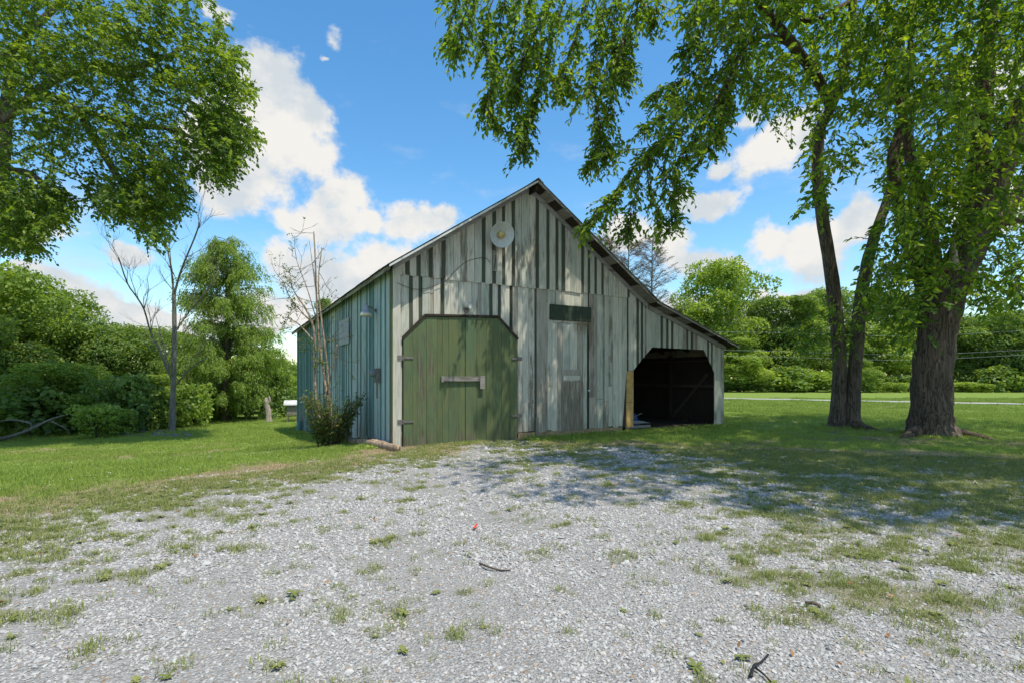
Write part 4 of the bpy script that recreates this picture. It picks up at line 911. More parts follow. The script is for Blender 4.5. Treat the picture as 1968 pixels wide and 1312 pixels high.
for pl in ([at(-60,300,24.8), at(80,170,24.6), at(180,130,24.5), at(265,130,24.6), at(360,90,25)], [at(-60,300,24.8), at(60,190,25.5), at(150,210,25.6), at(240,240,25.6), at(330,250,25.5), at(420,290,25.4)],
           [at(-60,340,24.8), at(40,330,24), at(90,370,23.6), at(60,430,23.5)], [at(-30,150,25), at(100,20,25.5), at(200,-80,26)], [at(180,130,24.5), at(240,145,24.0), at(275,142,23.7)], [at(150,210,25.6), at(220,330,25.0), at(280,420,24.8)]):
    limbs(tL, 'limb', M['bark2'], [(pl, [.20*(1-.8*i/len(pl)) for i in range(len(pl))])], 8, .12)

# ------------------------------------------------------------------ woods: prototypes, then individual trees
def crown_mesh(name, seed, H, Rr, nlobe, nleaf, ls, mat, base=.16, shape='round'):
    """leaf arrays for a crown of lobes between base*H and H; returned mesh is shared between copies"""
    r = np.random.default_rng(seed); lob = []
    for i in range(int(nlobe*1.7)):
        t = r.uniform(0, 1)**.8; a = r.uniform(0, 6.28); z = (base+(1-base)*t)*H
        prof = {'round': math.sqrt(max(.05, 1-(abs(t-.42)/.62)**2.2)), 'tall': math.sqrt(max(.05, 1-(abs(t-.38)/.66)**2.0))*.8, 'cone': (1-t)**.8+.08}[shape]
        rr = Rr*prof*r.uniform(.35, 1.0); lr = Rr*r.uniform(.20, .44)*(.75+.25*prof)
        lob.append((rr*math.cos(a), rr*math.sin(a), min(z, H-lr*.7), lr))
    lob += [(0, 0, H-Rr*.36, Rr*.36), (0, 0, H*.62, Rr*.5), (Rr*.25, 0, H*.42, Rr*.5), (-Rr*.25, .1, H*.45, Rr*.5)]
    lob = np.array(lob); wts = lob[:, 3]**2; k = r.choice(len(lob), nleaf, p=wts/wts.sum())
    q = rdir(nleaf, r); q[:, 2] = np.where((q[:, 2] < -.25) & (r.uniform(size=nleaf) < .6), -q[:, 2], q[:, 2])
    rad = lob[k, 3]*r.uniform(.72, 1.06, nleaf); P = lob[k, :3]+q*rad[:, None]*np.array([[1, 1, .78]])
    # small-scale tufts
    P += .10*Rr*np.array([noise.noise_vector(Vector(p)*1.1) for p in P])
    D = q*.5+rdir(nleaf, r)*.9; D[:, 2] -= .3; N_ = q*.6+rdir(nleaf, r)*.7; N_[:, 2] += .4
    rn = np.clip(.40+.16*r.normal(size=len(lob))[k]+.20*r.normal(size=nleaf), 0, 1)
    nbv = np.array([noise.noise(Vector(q)*.8) for q in P]); rn = np.clip(rn+.25*nbv, 0, 1)
    o = leaf_mesh(name, P, D, N_, ls*r.uniform(.6, 1.25, nleaf), .72, rn, mat); me = o.data; bpy.data.objects.remove(o); return me, lob
def trunk_mesh(name, H, r0, mat, lob, seed, base=.16):
    rr = random.Random(seed); mb = MB(); top = Vector((rr.uniform(-.3, .3), rr.uniform(-.3, .3), H*.8))
    mb.tube([(0, 0, -.6), (0, 0, .0), (rr.uniform(-.15, .15), rr.uniform(-.1, .1), H*.3), top*.7+Vector((0, 0, .0)), top], [r0*1.5, r0*1.15, r0*.9, r0*.6, r0*.15], 8, .15, sub=3)
    for l in sorted(lob.tolist(), key=lambda q: -q[3])[:7]:
        b0 = Vector((0, 0, max(H*.12, l[2]*.55))); mb.tube([b0, b0.lerp(Vector(l[:3]), .5)+Vector((0, 0, .2)), l[:3]], [r0*.45, r0*.3, r0*.1], 5, sub=2)
    me = bpy.data.meshes.new(name); me.from_pydata(mb.v, [], mb.f); me.update(); me.materials.append(mat); return me
PROTO = []
for i, (H, Rr, nl, nf, ls, mt_, shp, bs) in enumerate([(12, 4.6, 30, 26000, .235, 'leaf_a', 'round', .12), (12, 4.0, 28, 24000, .23, 'leaf_b', 'tall', .10), (12, 5.0, 34, 27000, .245, 'leaf_c', 'round', .10), (12, 3.6, 26, 21000, .225, 'leaf_a', 'tall', .08), (12, 4.4, 32, 27000, .24, 'leaf_b', 'round', .08)]):
    cm, lob = crown_mesh('crown', 100+i, H, Rr, nl, nf, ls, M[mt_], bs, shp); PROTO.append((cm, trunk_mesh('trunk', H, .26, M['bark2'], lob, i)))
SHR = []
for i, (mt_, n_) in enumerate((('leaf_b', 2600), ('leaf_c', 2600), ('leaf_a', 2600))):
    cm, lob = crown_mesh('foliage', 200+i, 2.4, 1.7, 14, n_, .22, M[mt_], .0, 'round'); SHR.append((cm, trunk_mesh('stem', 2.4, .05, M['twig'], lob, 50+i)))
def place(name, kit, X, Y, h, w, label, group, cat, H0, parts=('crown', 'trunk'), dz=0.0):
    e = empty(name, (X, Y, gzf(X, Y)+dz), random.uniform(0, 6.28)); e.scale = (w, w, h/H0); tag(e, label, cat, group)
    for me, pn in zip(kit, parts): link(bpy.data.objects.new(pn, me), e)
    return e
def tree_px(px, top, Y, wpx, kit, label, group, name='woodland_tree'):
    X = (px-CX)/FPX*Y; z0 = gzf(X, Y); h = CAMH+(HY-top)/FPX*Y-z0
    R0 = (4.6, 4.0, 5.0, 3.6, 4.4)[kit]; return place(name, PROTO[kit], X, Y, h, wpx/FPX*Y/2/R0/1.05, label, group, 'tree', 12.0)
GL, GR_ = 'trees at the edge of the left woods', 'trees along the far side of the field'
tree_px(15, 522, 33, 250, 4, 'tall bright green tree at the left edge, the tallest of the left woods', GL)
tree_px(85, 560, 38, 200, 0, 'green tree just behind the tall one at the left edge, slightly lower', GL)
tree_px(185, 622, 36, 210, 2, 'dark round-topped tree between the tall left one and the bare tree', GL)
tree_px(275, 632, 40, 170, 0, 'broad green tree directly left of the bare tree, level with the woods', GL)
tree_px(110, 700, 29.5, 190, 4, 'low bright tree in front of the left woods, beside the fallen branches', GL)
tree_px(335, 640, 46, 160, 3, 'green tree seen behind the bare tree trunk', GL)
tree_px(300, 720, 32, 130, 1, 'short yellow-green tree behind the bare tree, in front of the darker woods', GL)
tree_px(400, 690, 42, 150, 2, 'dark tree filling the space behind the feathery cypress', GL)
tree_px(-60, 600, 30, 220, 2, 'dark tree cut by the left picture edge', GL)
tree_px(525, 690, 45, 110, 1, 'bright small tree just left of the barn, behind the broken snag', GL)
tree_px(570, 700, 52, 120, 0, 'green tree whose edge shows at the far barn corner', GL)
tree_px(625, 575, 50, 60, 3, 'green treetop rising just over the barn eave beside the myrtle stems', GL)
tree_px(1380, 508, 62, 190, 4, 'tall round-crowned tree just right of the lean-to roof', GR_)
tree_px(1300, 600, 64, 170, 0, 'tree showing over the lean-to roof, left of the tall round crown', GR_)
tree_px(1462, 575, 66, 130, 2, 'dark tree between the tall round crown and the twin trunk', GR_)
tree_px(1530, 570, 63, 150, 3, 'narrow tree just left of the twin trunk, across the field', GR_)
tree_px(1600, 560, 68, 150, 0, 'tree across the field behind the twin trunk', GR_)
tree_px(1690, 565, 64, 160, 1, 'bright tree across the field between the twin and the thick trunk', GR_)
tree_px(1770, 570, 66, 150, 2, 'tree across the field behind the thick trunk', GR_)
tree_px(1855, 610, 62, 140, 0, 'tree across the field just right of the thick trunk', GR_)
tree_px(1935, 600, 60, 150, 2, 'dark tree across the field at the right picture edge', GR_)
tree_px(2030, 610, 62, 170, 4, 'tree cut by the right picture edge', GR_)
tree_px(1420, 650, 58, 120, 1, 'low bright tree under the tall round crown', GR_)
tree_px(1640, 660, 58, 110, 3, 'low tree across the field showing between the twin stems', GR_)
# shrubs in front of the woods
GS = 'shrubs along the foot of the woods'
def shrub(px, py, wpx, hpx, k, label, Y=None):
    if Y is None: p = at_ground(px, py)
    else: p = Vector(((px-CX)/FPX*Y, Y, 0)); p.z = gzf(p.x, p.y)
    e = place('shrub', SHR[k], p.x, p.y, hpx/FPX*p.y, wpx/FPX*p.y/2/1.8, label, GS, 'shrub', 2.4, ('foliage', 'stem')); return e
for a_ in [(185,842,90,50,0,'bright green shrub at the lawn edge beside the fallen branches',26.5),(60,850,150,70,1,'dark shrub at the lawn edge on the far left',28),(250,838,110,80,1,'dark shrub left of the bare tree base',29.5),(300,830,70,50,2,'green shrub touching the bare tree base',30.5),
  (372,822,90,70,0,'bright shrub right of the bare tree base',32),(480,808,110,70,1,'dark shrub right of the cypress trunk',37),(545,803,70,70,2,'green shrub beside the white-roofed box',39),(425,812,90,50,2,'shrub around the foot of the cypress',39),(120,846,110,90,1,'dark shrub behind the fallen branches',30),
  (1430,752,90,50,1,'dark low shrub across the field, left of the twin trunk',58),(1500,752,100,60,2,'grey-green shrub across the field, nearest left of the twin trunk',58.5),(1570,752,90,46,0,'bright shrub across the field at the twin trunk',57.5),(1675,752,60,50,2,'pale shrub between the twin and the thick trunk',57),
  (1722,752,56,30,0,'small bright yellow-green shrub left of the thick trunk, across the field',56),(1745,752,80,60,1,'dark shrub across the field behind the thick trunk',59),(1850,752,80,40,0,'bright shrub across the field right of the thick trunk',57.5),(1905,752,90,60,2,'brownish green shrub across the field near the right edge',57.5),(1960,752,80,70,1,'dark shrub across the field at the right edge',58)]:
    shrub(a_[0], a_[1], a_[2]*random.uniform(.9, 1.25), a_[3]*(random.uniform(1.05, 1.6) if a_[0] < 1000 else random.uniform(.45, 1.15)), a_[4], a_[5], a_[6])
# deep wood behind the front row, one mass
def wood_mass(name, lst, n, seed, label, mat):
    r = np.random.default_rng(seed); i = r.integers(0, len(lst)-1, n); t = r.uniform(size=n); L_ = np.array(lst, float)
    X = L_[i, 0]*(1-t)+L_[i+1, 0]*t; Y = L_[i, 1]*(1-t)+L_[i+1, 1]*t+r.uniform(0, 6, n); Hh = L_[i, 2]*(1-t)+L_[i+1, 2]*t
    Hh = Hh*(.82+.18*np.sin(X*.9)+.08*np.sin(X*2.7)); z = gz(X, Y)-.5+Hh*r.uniform(0, 1, n)**.8
    P = np.stack([X, Y, z], 1); q = rdir(n, r); q[:, 1] -= .3; D = rdir(n, r); D[:, 2] -= .3
    o = leaf_mesh(name, P, D, q+np.array([[0, 0, .5]]), r.uniform(.35, .75, n), .75, np.clip(.3+.22*r.normal(size=n), 0, 1), mat); tag(o, label, 'woodland', kind='stuff')
wood_mass('woodland', [(-75, 34, 7), (-50, 40, 7), (-36, 46, 6.5), (-24, 52, 6.5), (-12, 56, 6), (2, 60, 5)], 17000, 61, 'deep green woods behind the trees on the left', M['leaf_c'])
wood_mass('woodland', [(14, 68, 9), (26, 69, 8), (40, 70, 9.5), (56, 69, 8.5), (72, 64, 8), (100, 58, 9)], 17000, 62, 'deep green woods behind the trees across the field', M['leaf_c'])

# ------------------------------------------------------------------ feathery cypress
def cypress():
    r = np.random.default_rng(31); X, Y = (436-CX)/FPX*36.5, 36.5; z0 = gzf(X, Y); e = empty('cypress_tree', (X, Y, z0)); tag(e, 'feathery bright green cypress with drooping sprays behind the bare tree', 'tree')
    H = CAMH+(HY-452)/FPX*Y-z0; rr = random.Random(3); mb = MB(); mb.tube([(0, 0, -.4), (0, 0, .2), (.05, 0, H*.5), (0, 0, H*.97)], [.52, .36, .2, .03], 10, .15, sub=4)
    P, D = [], []
    for i in range(300):
        t = rr.uniform(.07, .99); z = H*t; a = rr.uniform(0, 6.28); L_ = (4.7*(1-t)**.52*(.55+.45*min(1, t/.22))+.2)*rr.uniform(.55, 1.12); ri = .25+.2*(1-t)
        d = Vector((math.cos(a), math.sin(a), 0)); pts = [Vector((0, 0, z)), d*L_*.5+Vector((0, 0, z+.35*L_*ri)), d*L_+Vector((0, 0, z+.12*L_))]
        mb.tube(pts, [.04*(1-t)+.012, .02, .006], 4, cap=False)
        for k in range(int(6+L_*12)):
            u = rr.uniform(.15, 1.0)**.8; q = pts[0].lerp(pts[1], u*2) if u < .5 else pts[1].lerp(pts[2], u*2-1)
            P.append(tuple(q+Vector((rr.gauss(0, .14), rr.gauss(0, .14), rr.gauss(0, .08))))); D.append((d.x*.55+rr.gauss(0, .35), d.y*.55+rr.gauss(0, .35), -.75+rr.gauss(0, .25)))
    mb.build('trunk', M['bark2'], e, True); P = np.array(P); D = np.array(D)
    p_, d_, n_, l_, sg = sprays(P, D, 7, .50, .18, r, .5, .55)
    rn = np.clip(np.repeat(np.clip(.45+.25*r.normal(size=len(P)), 0, 1), 7)+.15*r.normal(size=len(l_)), 0, 1)
    leaf_mesh('crown', p_, d_, n_, l_, .34, rn, M['leaf_cyp'], e)
cypress()

# ------------------------------------------------------------------ bare tree and other leafless wood
def grow(mb, p, d, L_, r, depth, rr, up=.12, tip=.004, ang=.55, kids=(2, 3), tips=None, shrink=.72):
    n = 3; pts = [p]; dd = d.normalized()
    for i in range(n):
        dd = (dd+Vector((rr.gauss(0, .10), rr.gauss(0, .10), rr.gauss(0, .07)+up*.3))).normalized(); pts.append(pts[-1]+dd*L_/n)
    mb.tube(pts, [r*(1-.35*i/n) for i in range(n+1)], 8 if r > .05 else (5 if r > .015 else 4), .1 if r > .05 else 0, cap=False)
    if depth <= 0 or r < tip:
        if tips is not None: tips.append((pts[-1], dd))
        return
    for k in range(rr.randint(*kids)):
        t = rr.uniform(.45, 1.0); q = pts[0].lerp(pts[-1], t) if k else pts[-1]
        if k: i0 = min(n-1, int(t*n)); q = pts[i0].lerp(pts[i0+1], t*n-i0)
        ax = Vector((rr.gauss(0, 1), rr.gauss(0, 1), rr.gauss(0, .3))); nd = (dd+ax.normalized()*ang*rr.uniform(.6, 1.3)+Vector((0, 0, up))).normalized()
        grow(mb, q, nd, L_*shrink*rr.uniform(.75, 1.15), r*(.62 if k else .66), depth-1, rr, up, tip, ang, kids, tips, shrink)
rr = random.Random(11)
bp = at_ground(331, 829); bt_ = empty('bare_tree', bp); tag(bt_, 'leafless grey tree with thin spreading branches standing on the left lawn', 'tree')
Yb = bp.y; A_ = lambda px, py, dy=0.0: at(px, py, Yb+dy)-bp
mb = MB(); mb.tube([A_(331,838), A_(331,826), A_(332,780), A_(334,720), A_(335,650), A_(335,600), A_(334,560)], [.27, .19, .15, .135, .12, .105, .095], 10, .12, sub=4); mb.build('trunk', M['barkgrey'], bt_, True)
for (pl, r0) in (([A_(334,570), A_(330,520,.1), A_(322,480,.3), A_(315,450,.4)], .085), ([A_(334,570), A_(345,530,-.2), A_(358,495,-.4), A_(375,455,-.5), A_(385,425,-.6)], .085), ([A_(335,640), A_(352,615,.3), A_(375,585,.5), A_(400,555,.6), A_(420,520,.7)], .07),
                 ([A_(334,735), A_(322,710,-.3), A_(305,670,-.5), A_(290,640,-.6), A_(277,595,-.7), A_(262,570,-.8), A_(245,545,-.9), A_(228,495,-1)], .085), ([A_(334,745), A_(350,725,-.4), A_(375,700,-.6), A_(400,685,-.6)], .06), ([A_(277,595,-.7), A_(285,560,-.7), A_(283,535,-.7)], .03),
                 ([A_(334,720), A_(320,690,.4), A_(310,650,.5), A_(300,610,.6)], .035)):
    mb = MB(); n = len(pl); r0 *= .72; mb.tube(pl, [r0*(1-.6*i/n) for i in range(n)], 7, .1, sub=3)
    for i in range(1, n):
        for k in range(2):
            d = (pl[i]-pl[i-1]).normalized(); nd = d+Vector((rr.gauss(0, .55), rr.gauss(0, .55), rr.gauss(.15, .3)))
            grow(mb, pl[i] if k == 0 else pl[i-1].lerp(pl[i], rr.random()), nd, rr.uniform(.7, 1.3)*(1.25 if i == n-1 else .8), r0*.42*(1-.4*i/n), 3, rr, .10, .004, .5, (2, 3))
    mb.build('branch', M['barkgrey'], bt_, True)
# stone and mulch ring round it
for k in range(26):
    a = at_ground(rr.uniform(235, 362), rr.uniform(829, 838)); bm = bmesh.new(); bmesh.ops.create_icosphere(bm, subdivisions=2, radius=rr.uniform(.09, .20)); sd0 = Vector((k*3.3, 1, 2))
    for v_ in bm.verts: v_.co = Vector((v_.co.x*1.3, v_.co.y, v_.co.z*.55))*(1+.4*noise.noise(v_.co*6+sd0))
    me = bpy.data.meshes.new('field_stone'); bm.to_mesh(me); bm.free(); me.materials.append(M['stone'] if 'stone' in M else M.setdefault('stone', plain('grey_stone', (.17, .165, .155), .95, 0, .35, 6)))
    o = link(bpy.data.objects.new('field_stone', me)); o.location = a+Vector((0, 0, .03)); o.rotation_euler = (0, 0, rr.uniform(0, 6)); tag(o, 'small grey stone in the ring round the bare tree base', 'stone', 'stones ringing the bare tree')
# broken pale snag
sp_ = Vector(((516-CX)/FPX*33.5, 33.5, 0)); sp_.z = gzf(sp_.x, sp_.y); sn = empty('broken_snag', sp_); tag(sn, 'broken pale peeled tree stump standing left of the white-roofed box', 'stump')
mb = MB(); mb.tube([(0, 0, -.2), (.03, 0, .3), (-.05, 0, .9), (-.12, 0, 1.3), (-.16, 0, 1.62)], [.26, .19, .16, .15, .06], 10, .3, sub=4); mb.tube([(-.08, 0, 1.15), (.08, .02, 1.45), (.02, 0, 1.75)], [.09, .07, .02], 7, .3, sub=3); mb.build('trunk', M['barkpale'], sn, True)
# fallen branches on the left
fb_ = empty('fallen_branch', at_ground(60, 846)); tag(fb_, 'long dead branch leaning out of the undergrowth on the far left', 'branch'); F = lambda px, py, Y=25.5: at(px, py, Y)-fb_.location
mb = MB(); mb.tube([F(-40,850), F(20,838), F(60,823), F(95,806), F(125,797)], [.10, .09, .075, .05, .02], 8, .15, sub=3); mb.tube([F(60,823), F(58,812), F(20,806), F(-10,812)], [.05, .045, .04, .03], 7, .1, sub=3); mb.tube([F(95,806), F(118,818), F(135,828)], [.03, .025, .015], 6, .1, sub=2); mb.build('stem', M['barkgrey'], fb_, True)
# dead conifers behind the barn
def dead_conifer(px, top, Y, label, seed, red):
    r2 = random.Random(seed); X = (px-CX)/FPX*Y; z0 = gzf(X, Y); H = CAMH+(HY-top)/FPX*Y-z0; e = empty('dead_conifer', (X, Y, z0)); tag(e, label, 'tree', 'dead conifers behind the barn')
    mb = MB(); mb.tube([(0, 0, 0), (0, 0, H*.5), (.1, 0, H)], [.24, .12, .015], 7, .1, sub=3); tips = []
    for i in range(130):
        t = r2.uniform(.42, .99); a = r2.uniform(0, 6.28); L_ = (1-t)**.55*5.2*r2.uniform(.5, 1.1)+.25; d = Vector((math.cos(a), math.sin(a), .55)); p0 = Vector((.1*t, 0, H*t)); p1 = p0+d*L_*.6; p2_ = p0+Vector((d.x, d.y, .45))*L_
        mb.tube([p0, p1, p2_], [.035*(1-t)+.014, .016, .006], 4, cap=False)
        for k in range(9): u = r2.uniform(.3, 1); tips.append((p0.lerp(p2_, u), d+Vector((r2.gauss(0, .8), r2.gauss(0, .8), r2.gauss(0, .4)))))
    mb.build('trunk', M['barkgrey'], e); P = np.array([tuple(a) for a, b in tips]); D = np.array([tuple(b) for a, b in tips]); g = np.random.default_rng(seed)
    p_, d_, n_, l_, sg = sprays(P, D, 6 if not red else 9, .6, .17, g, .1); leaf_mesh('crown', p_, d_, n_, l_, .18, g.uniform(0, .7, len(l_)), M['leaf_dead'], e); twigs_mesh('twigs', sg, .012, M['leaf_dead'] if red else M['barkgrey'], e)
dead_conifer(1207, 445, 55, 'bare brown conifer over the barn roof, the left of the two', 1, False)
dead_conifer(1252, 455, 53, 'bare brown conifer over the lean-to roof, right of its twin', 2, False)
dead_conifer(1163, 452, 58, 'rusty red conifer top peeping over the barn roof', 3, True)

# ------------------------------------------------------------------ crape myrtle by the side wall
mp = Vector((-4.75, 13.55, 0)); mp.z = gzf(mp.x, mp.y); my = empty('crape_myrtle', mp); tag(my, 'leggy crape myrtle with tan stems and bushy foot beside the teal wall', 'shrub')
Ym = mp.y; A_ = lambda px, py, dy=0.0: at(px, py, Ym+dy)-mp; r3 = random.Random(4); tips = []
for (pl, r0) in (([A_(622,852), A_(610,780), A_(605,720), A_(606,660), A_(600,620), A_(585,590), A_(565,560), A_(555,530)], .045), ([A_(632,852,.1), A_(628,760,.2), A_(618,690,.3), A_(612,640,.3), A_(608,560,.3), A_(606,500,.3), A_(603,445,.3)], .045),
                 ([A_(640,852,.1), A_(632,740,.0), A_(624,660,-.1), A_(616,600,-.1), A_(612,540,-.1), A_(618,480,-.1)], .035), ([A_(606,660), A_(590,640), A_(570,620), A_(548,610)], .025), ([A_(600,620), A_(580,600,.2), A_(556,570,.2), A_(545,540,.2)], .022), ([A_(615,640,.3), A_(592,560,.4), A_(570,500,.4), A_(566,455,.4)], .016), ([A_(628,760,.2), A_(640,700,-.1), A_(648,660,-.2)], .02), ([A_(612,600,.3), A_(602,520,.3), A_(594,460,.3)], .012)):
    mb = MB(); n = len(pl); mb.tube(pl, [r0*(1-.8*i/n) for i in range(n)], 7, .12, sub=4); mb.build('stem', M['barkmyrtle'], my, True)
    for i in range(2, n):
        for k in range(2): tips.append((pl[i-1].lerp(pl[i], r3.random()), Vector((r3.gauss(0, .6), r3.gauss(0, .6), r3.gauss(.3, .5)))))
mb = MB(); tt = []
for (p, d) in tips: grow(mb, p, d, .35, .008, 2, r3, .15, .002, .6, (2, 2), tt)
for (px0, py0) in ((552,525),(548,545),(560,575),(556,600),(548,622),(575,590),(590,640),(600,660),(606,690),(580,660),(598,610),(612,700),(565,545)):
    for k in range(16): tt.append((A_(px0+r3.gauss(0, 7), py0+r3.gauss(0, 9), r3.gauss(0, .12)), Vector((r3.gauss(0, 1), r3.gauss(0, 1), r3.gauss(0, 1)))))
LT = [(q, d) for q, d in tt if not (q.z > 2.9 and abs(q.x) < .9 and r3.random() < .75)]
for i in range(130):            # suckers round the foot
    a = r3.uniform(0, 6.28); q = Vector((math.cos(a)*r3.uniform(0, .3), math.sin(a)*r3.uniform(0, .3), 0)); d = Vector((math.cos(a)*.40+.12, math.sin(a)*.40, 1)); L_ = r3.uniform(.5, 1.4)
    e_ = q+d*L_; mb.tube([q, q.lerp(e_, .5)+Vector((0, 0, .06)), e_], [.008, .006, .003], 4, cap=False)
    for k in range(12): LT.append((q.lerp(e_, r3.uniform(.15, 1.0)), d+Vector((r3.gauss(0, .8), r3.gauss(0, .8), r3.gauss(0, .5)))))
mb.build('twigs', M['twig'], my)
g = np.random.default_rng(9); P = np.array([tuple(a) for a, b in LT]); D = np.array([tuple(b) for a, b in LT]); p_, d_, n_, l_, sg = sprays(P, D, 6, .17, .062, g, .2)
leaf_mesh('foliage', p_, d_, n_, l_, .5, np.clip(np.repeat(g.uniform(0, 1, len(P))**1.6, 6)+.1*g.normal(size=len(l_)), 0, 1), M['leaf_myr'], my)

# ------------------------------------------------------------------ overhead wires across the field
for k, (ya, yb_, nm) in enumerate(((645, 640, 'highest of the three thin wires above the far field'), (679, 678, 'middle of the three thin wires above the far field'), (691, 686, 'lowest of the three thin wires above the far field'))):
    a, b = at(1180, ya-8, 54), at(2300, yb_-14, 54); m_ = (a+b)/2-Vector((0, 0, .75)); mb = MB(); mb.tube([a, a.lerp(b, .25)*.5+(a.lerp(m_, .5)+Vector((0, 0, -.1)))*.5, m_, b.lerp(m_, .5)*.5+(a.lerp(b, .75))*.5+Vector((0, 0, -.05)), b], [.010]*5, 5, sub=8)
    o = mb.build('overhead_wire', M['shade']); tag(o, nm, 'wire', 'wires above the field')

# ------------------------------------------------------------------ gravel chips, grass and weeds
def pebbles():
    out = []; r = np.random.default_rng(77)
    for i in range(7):
        bm = bmesh.new(); bmesh.ops.create_icosphere(bm, subdivisions=1, radius=1)
        for v_ in bm.verts: v_.co *= float(r.uniform(.7, 1.2)); v_.co.z *= .50; v_.co.x *= float(1.15)
        out.append(([v_.co[:] for v_ in bm.verts], [[v_.index for v_ in f_.verts] for f_ in bm.faces])); bm.free()
    return out
PE = pebbles()
def frame_pts(n, Y0, Y1, r, pw=1.0, mx=1.4):
    """random ground points in the wedge the yard shows"""
    Y = np.sqrt(r.uniform(Y0*Y0, Y1*Y1, n)); X = r.uniform(-1, 1, n)*mx*(Y+.4); return X, Y
r4 = np.random.default_rng(40); allp, alls = [], []
for (Y0, Y1, dn, s0) in ((1.9, 4.2, 2500, .0084), (4.2, 6.5, 1500, .0106), (6.5, 9.5, 640, .0138), (9.5, 13.2, 230, .018)):
    n = int(dn*1.4*(Y1**2-Y0**2)); X, Y = frame_pts(n, Y0, Y1, r4); g_ = gravel(X, Y)
    keep = (g_ > -.5+.9*np.abs(wob(X, Y, 3.0, 8))) & (r4.uniform(size=n) > .65*patch(X, Y)) & (r4.uniform(size=n) < .22+.9*sstep(-.9, .35, wob(X, Y, 2.2, 16)+.5*wob(X, Y, 6.0, 8)))
    X, Y = X[keep], Y[keep]; s_ = s0*r4.lognormal(0, .32, len(X)); allp.append(np.stack([X, Y, gz(X, Y)+s_*.15], 1)); alls.append(s_)
allp = np.concatenate(allp); alls = np.concatenate(alls); n = len(allp)
scatter('gravel', allp, np.stack([r4.normal(0, .35, n), r4.normal(0, .35, n), r4.uniform(0, 6.28, n)], 1), alls[:, None]*np.ones((1, 3)), PE, M['pebble'], 'loose pale limestone chips covering the yard')
def tuft(seed, nb, rad, h, w, lean=.5, flat=False):
    r = random.Random(seed); v, f = [], []
    for i in range(nb):
        a = r.uniform(0, 6.28); q = rad*math.sqrt(r.random()); x, y = q*math.cos(a), q*math.sin(a); d = r.uniform(0, 6.28); hh = h*r.uniform(.5, 1.2); ln = lean*hh*r.uniform(.3, 1.2)
        ox, oy = math.cos(d)*ln, math.sin(d)*ln; sx_, sy_ = -math.sin(d)*w*.5, math.cos(d)*w*.5; k = len(v)
        v += [(x-sx_, y-sy_, -.01), (x+sx_, y+sy_, -.01), (x+ox*.4+sx_*.8, y+oy*.4+sy_*.8, hh*.6), (x+ox*.4-sx_*.8, y+oy*.4-sy_*.8, hh*.6), (x+ox, y+oy, hh)]
        f += [(k, k+1, k+2, k+3), (k+3, k+2, k+4)]
    return v, f
def rosette(seed, nl, L_, w):
    r = random.Random(seed); v, f = [], []
    for i in range(nl):
        a = 6.28*i/nl*1.618*1.3+r.uniform(-.3, .3); l = L_*r.uniform(.5, 1.1); up = r.uniform(.15, .75); c, s_ = math.cos(a), math.sin(a); k = len(v)
        for (u, ww, z) in ((0, .12, 0), (.45, 1, .5*up), (.8, .75, .55*up), (1.0, .0, .35*up)):
            for sg_ in (-1, 1): v.append((c*u*l-s_*sg_*ww*w*.5, s_*u*l+c*sg_*ww*w*.5, .005+z*l))
        f += [(k, k+1, k+3, k+2), (k+2, k+3, k+5, k+4), (k+4, k+5, k+7, k+6)]
    return v, f
def rot_scl(n, r, s0, s1):
    s_ = r.uniform(s0, s1, n); return np.stack([r.normal(0, .08, n), r.normal(0, .08, n), r.uniform(0, 6.28, n)], 1), np.stack([s_, s_, s_*r.uniform(.7, 1.2, n)], 1)
LAWN = [tuft(i, 46, .17, .050, .0065) for i in range(5)]
def in_barn(X, Y, m=.0):
    dx, dy = X-BC.x, Y-BC.y; u = dx*ca_+dy*sa_; v = -dx*sa_+dy*ca_; return (u > -.02-m) & (u < LEND+.05+m) & (v > -.03-m) & (v < BLEN+m)
# lawn blades
r5 = np.random.default_rng(50); PP = []; SS = []
for (Y0, Y1, dn, sc0) in ((4.5, 10, 75, .95), (10, 16, 52, 1.1), (16, 26, 24, 1.45), (26, 40, 9, 2.0)):
    n = int(dn*1.4*(Y1**2-Y0**2)); X, Y = frame_pts(n, Y0, Y1, r5); g_ = gravel(X, Y)+.35*wob(X, Y, 1.4)+.3*wob(X, Y, 4.0, 8)
    keep = (g_ < -.22) & ~in_barn(X, Y) & (r5.uniform(size=n) < .55+.5*sstep(-1.2, .2, wob(X, Y, .8, 16)))
    keep &= ~(np.abs((X-24)*.516+(Y-35.2)*.857) < 1.9)
    shade = (np.hypot(X-11.2, Y-15.6) < 4.2)
    keep &= ~(shade & (r5.uniform(size=n) < .55)) & ~((np.hypot(X-tB.location.x, Y-tB.location.y) < .8) | (np.hypot(X-tA.location.x, Y-tA.location.y) < .6))
    PP.append(np.stack([X[keep], Y[keep], gz(X[keep], Y[keep])], 1)); SS.append(np.full(int(keep.sum()), sc0))
PP = np.concatenate(PP); SS = np.concatenate(SS); ro, sl = rot_scl(len(PP), r5, .75, 1.2)
hv = .75+.55*sstep(-.4, .9, wob(PP[:, 0], PP[:, 1], 1.1, 8))+.5*(r5.uniform(size=len(PP)) < .06); sl[:, 2] *= hv
scatter('lawn_grass', PP, ro, sl*SS[:, None], LAWN, M['grass'], 'short green grass blades of the lawn')
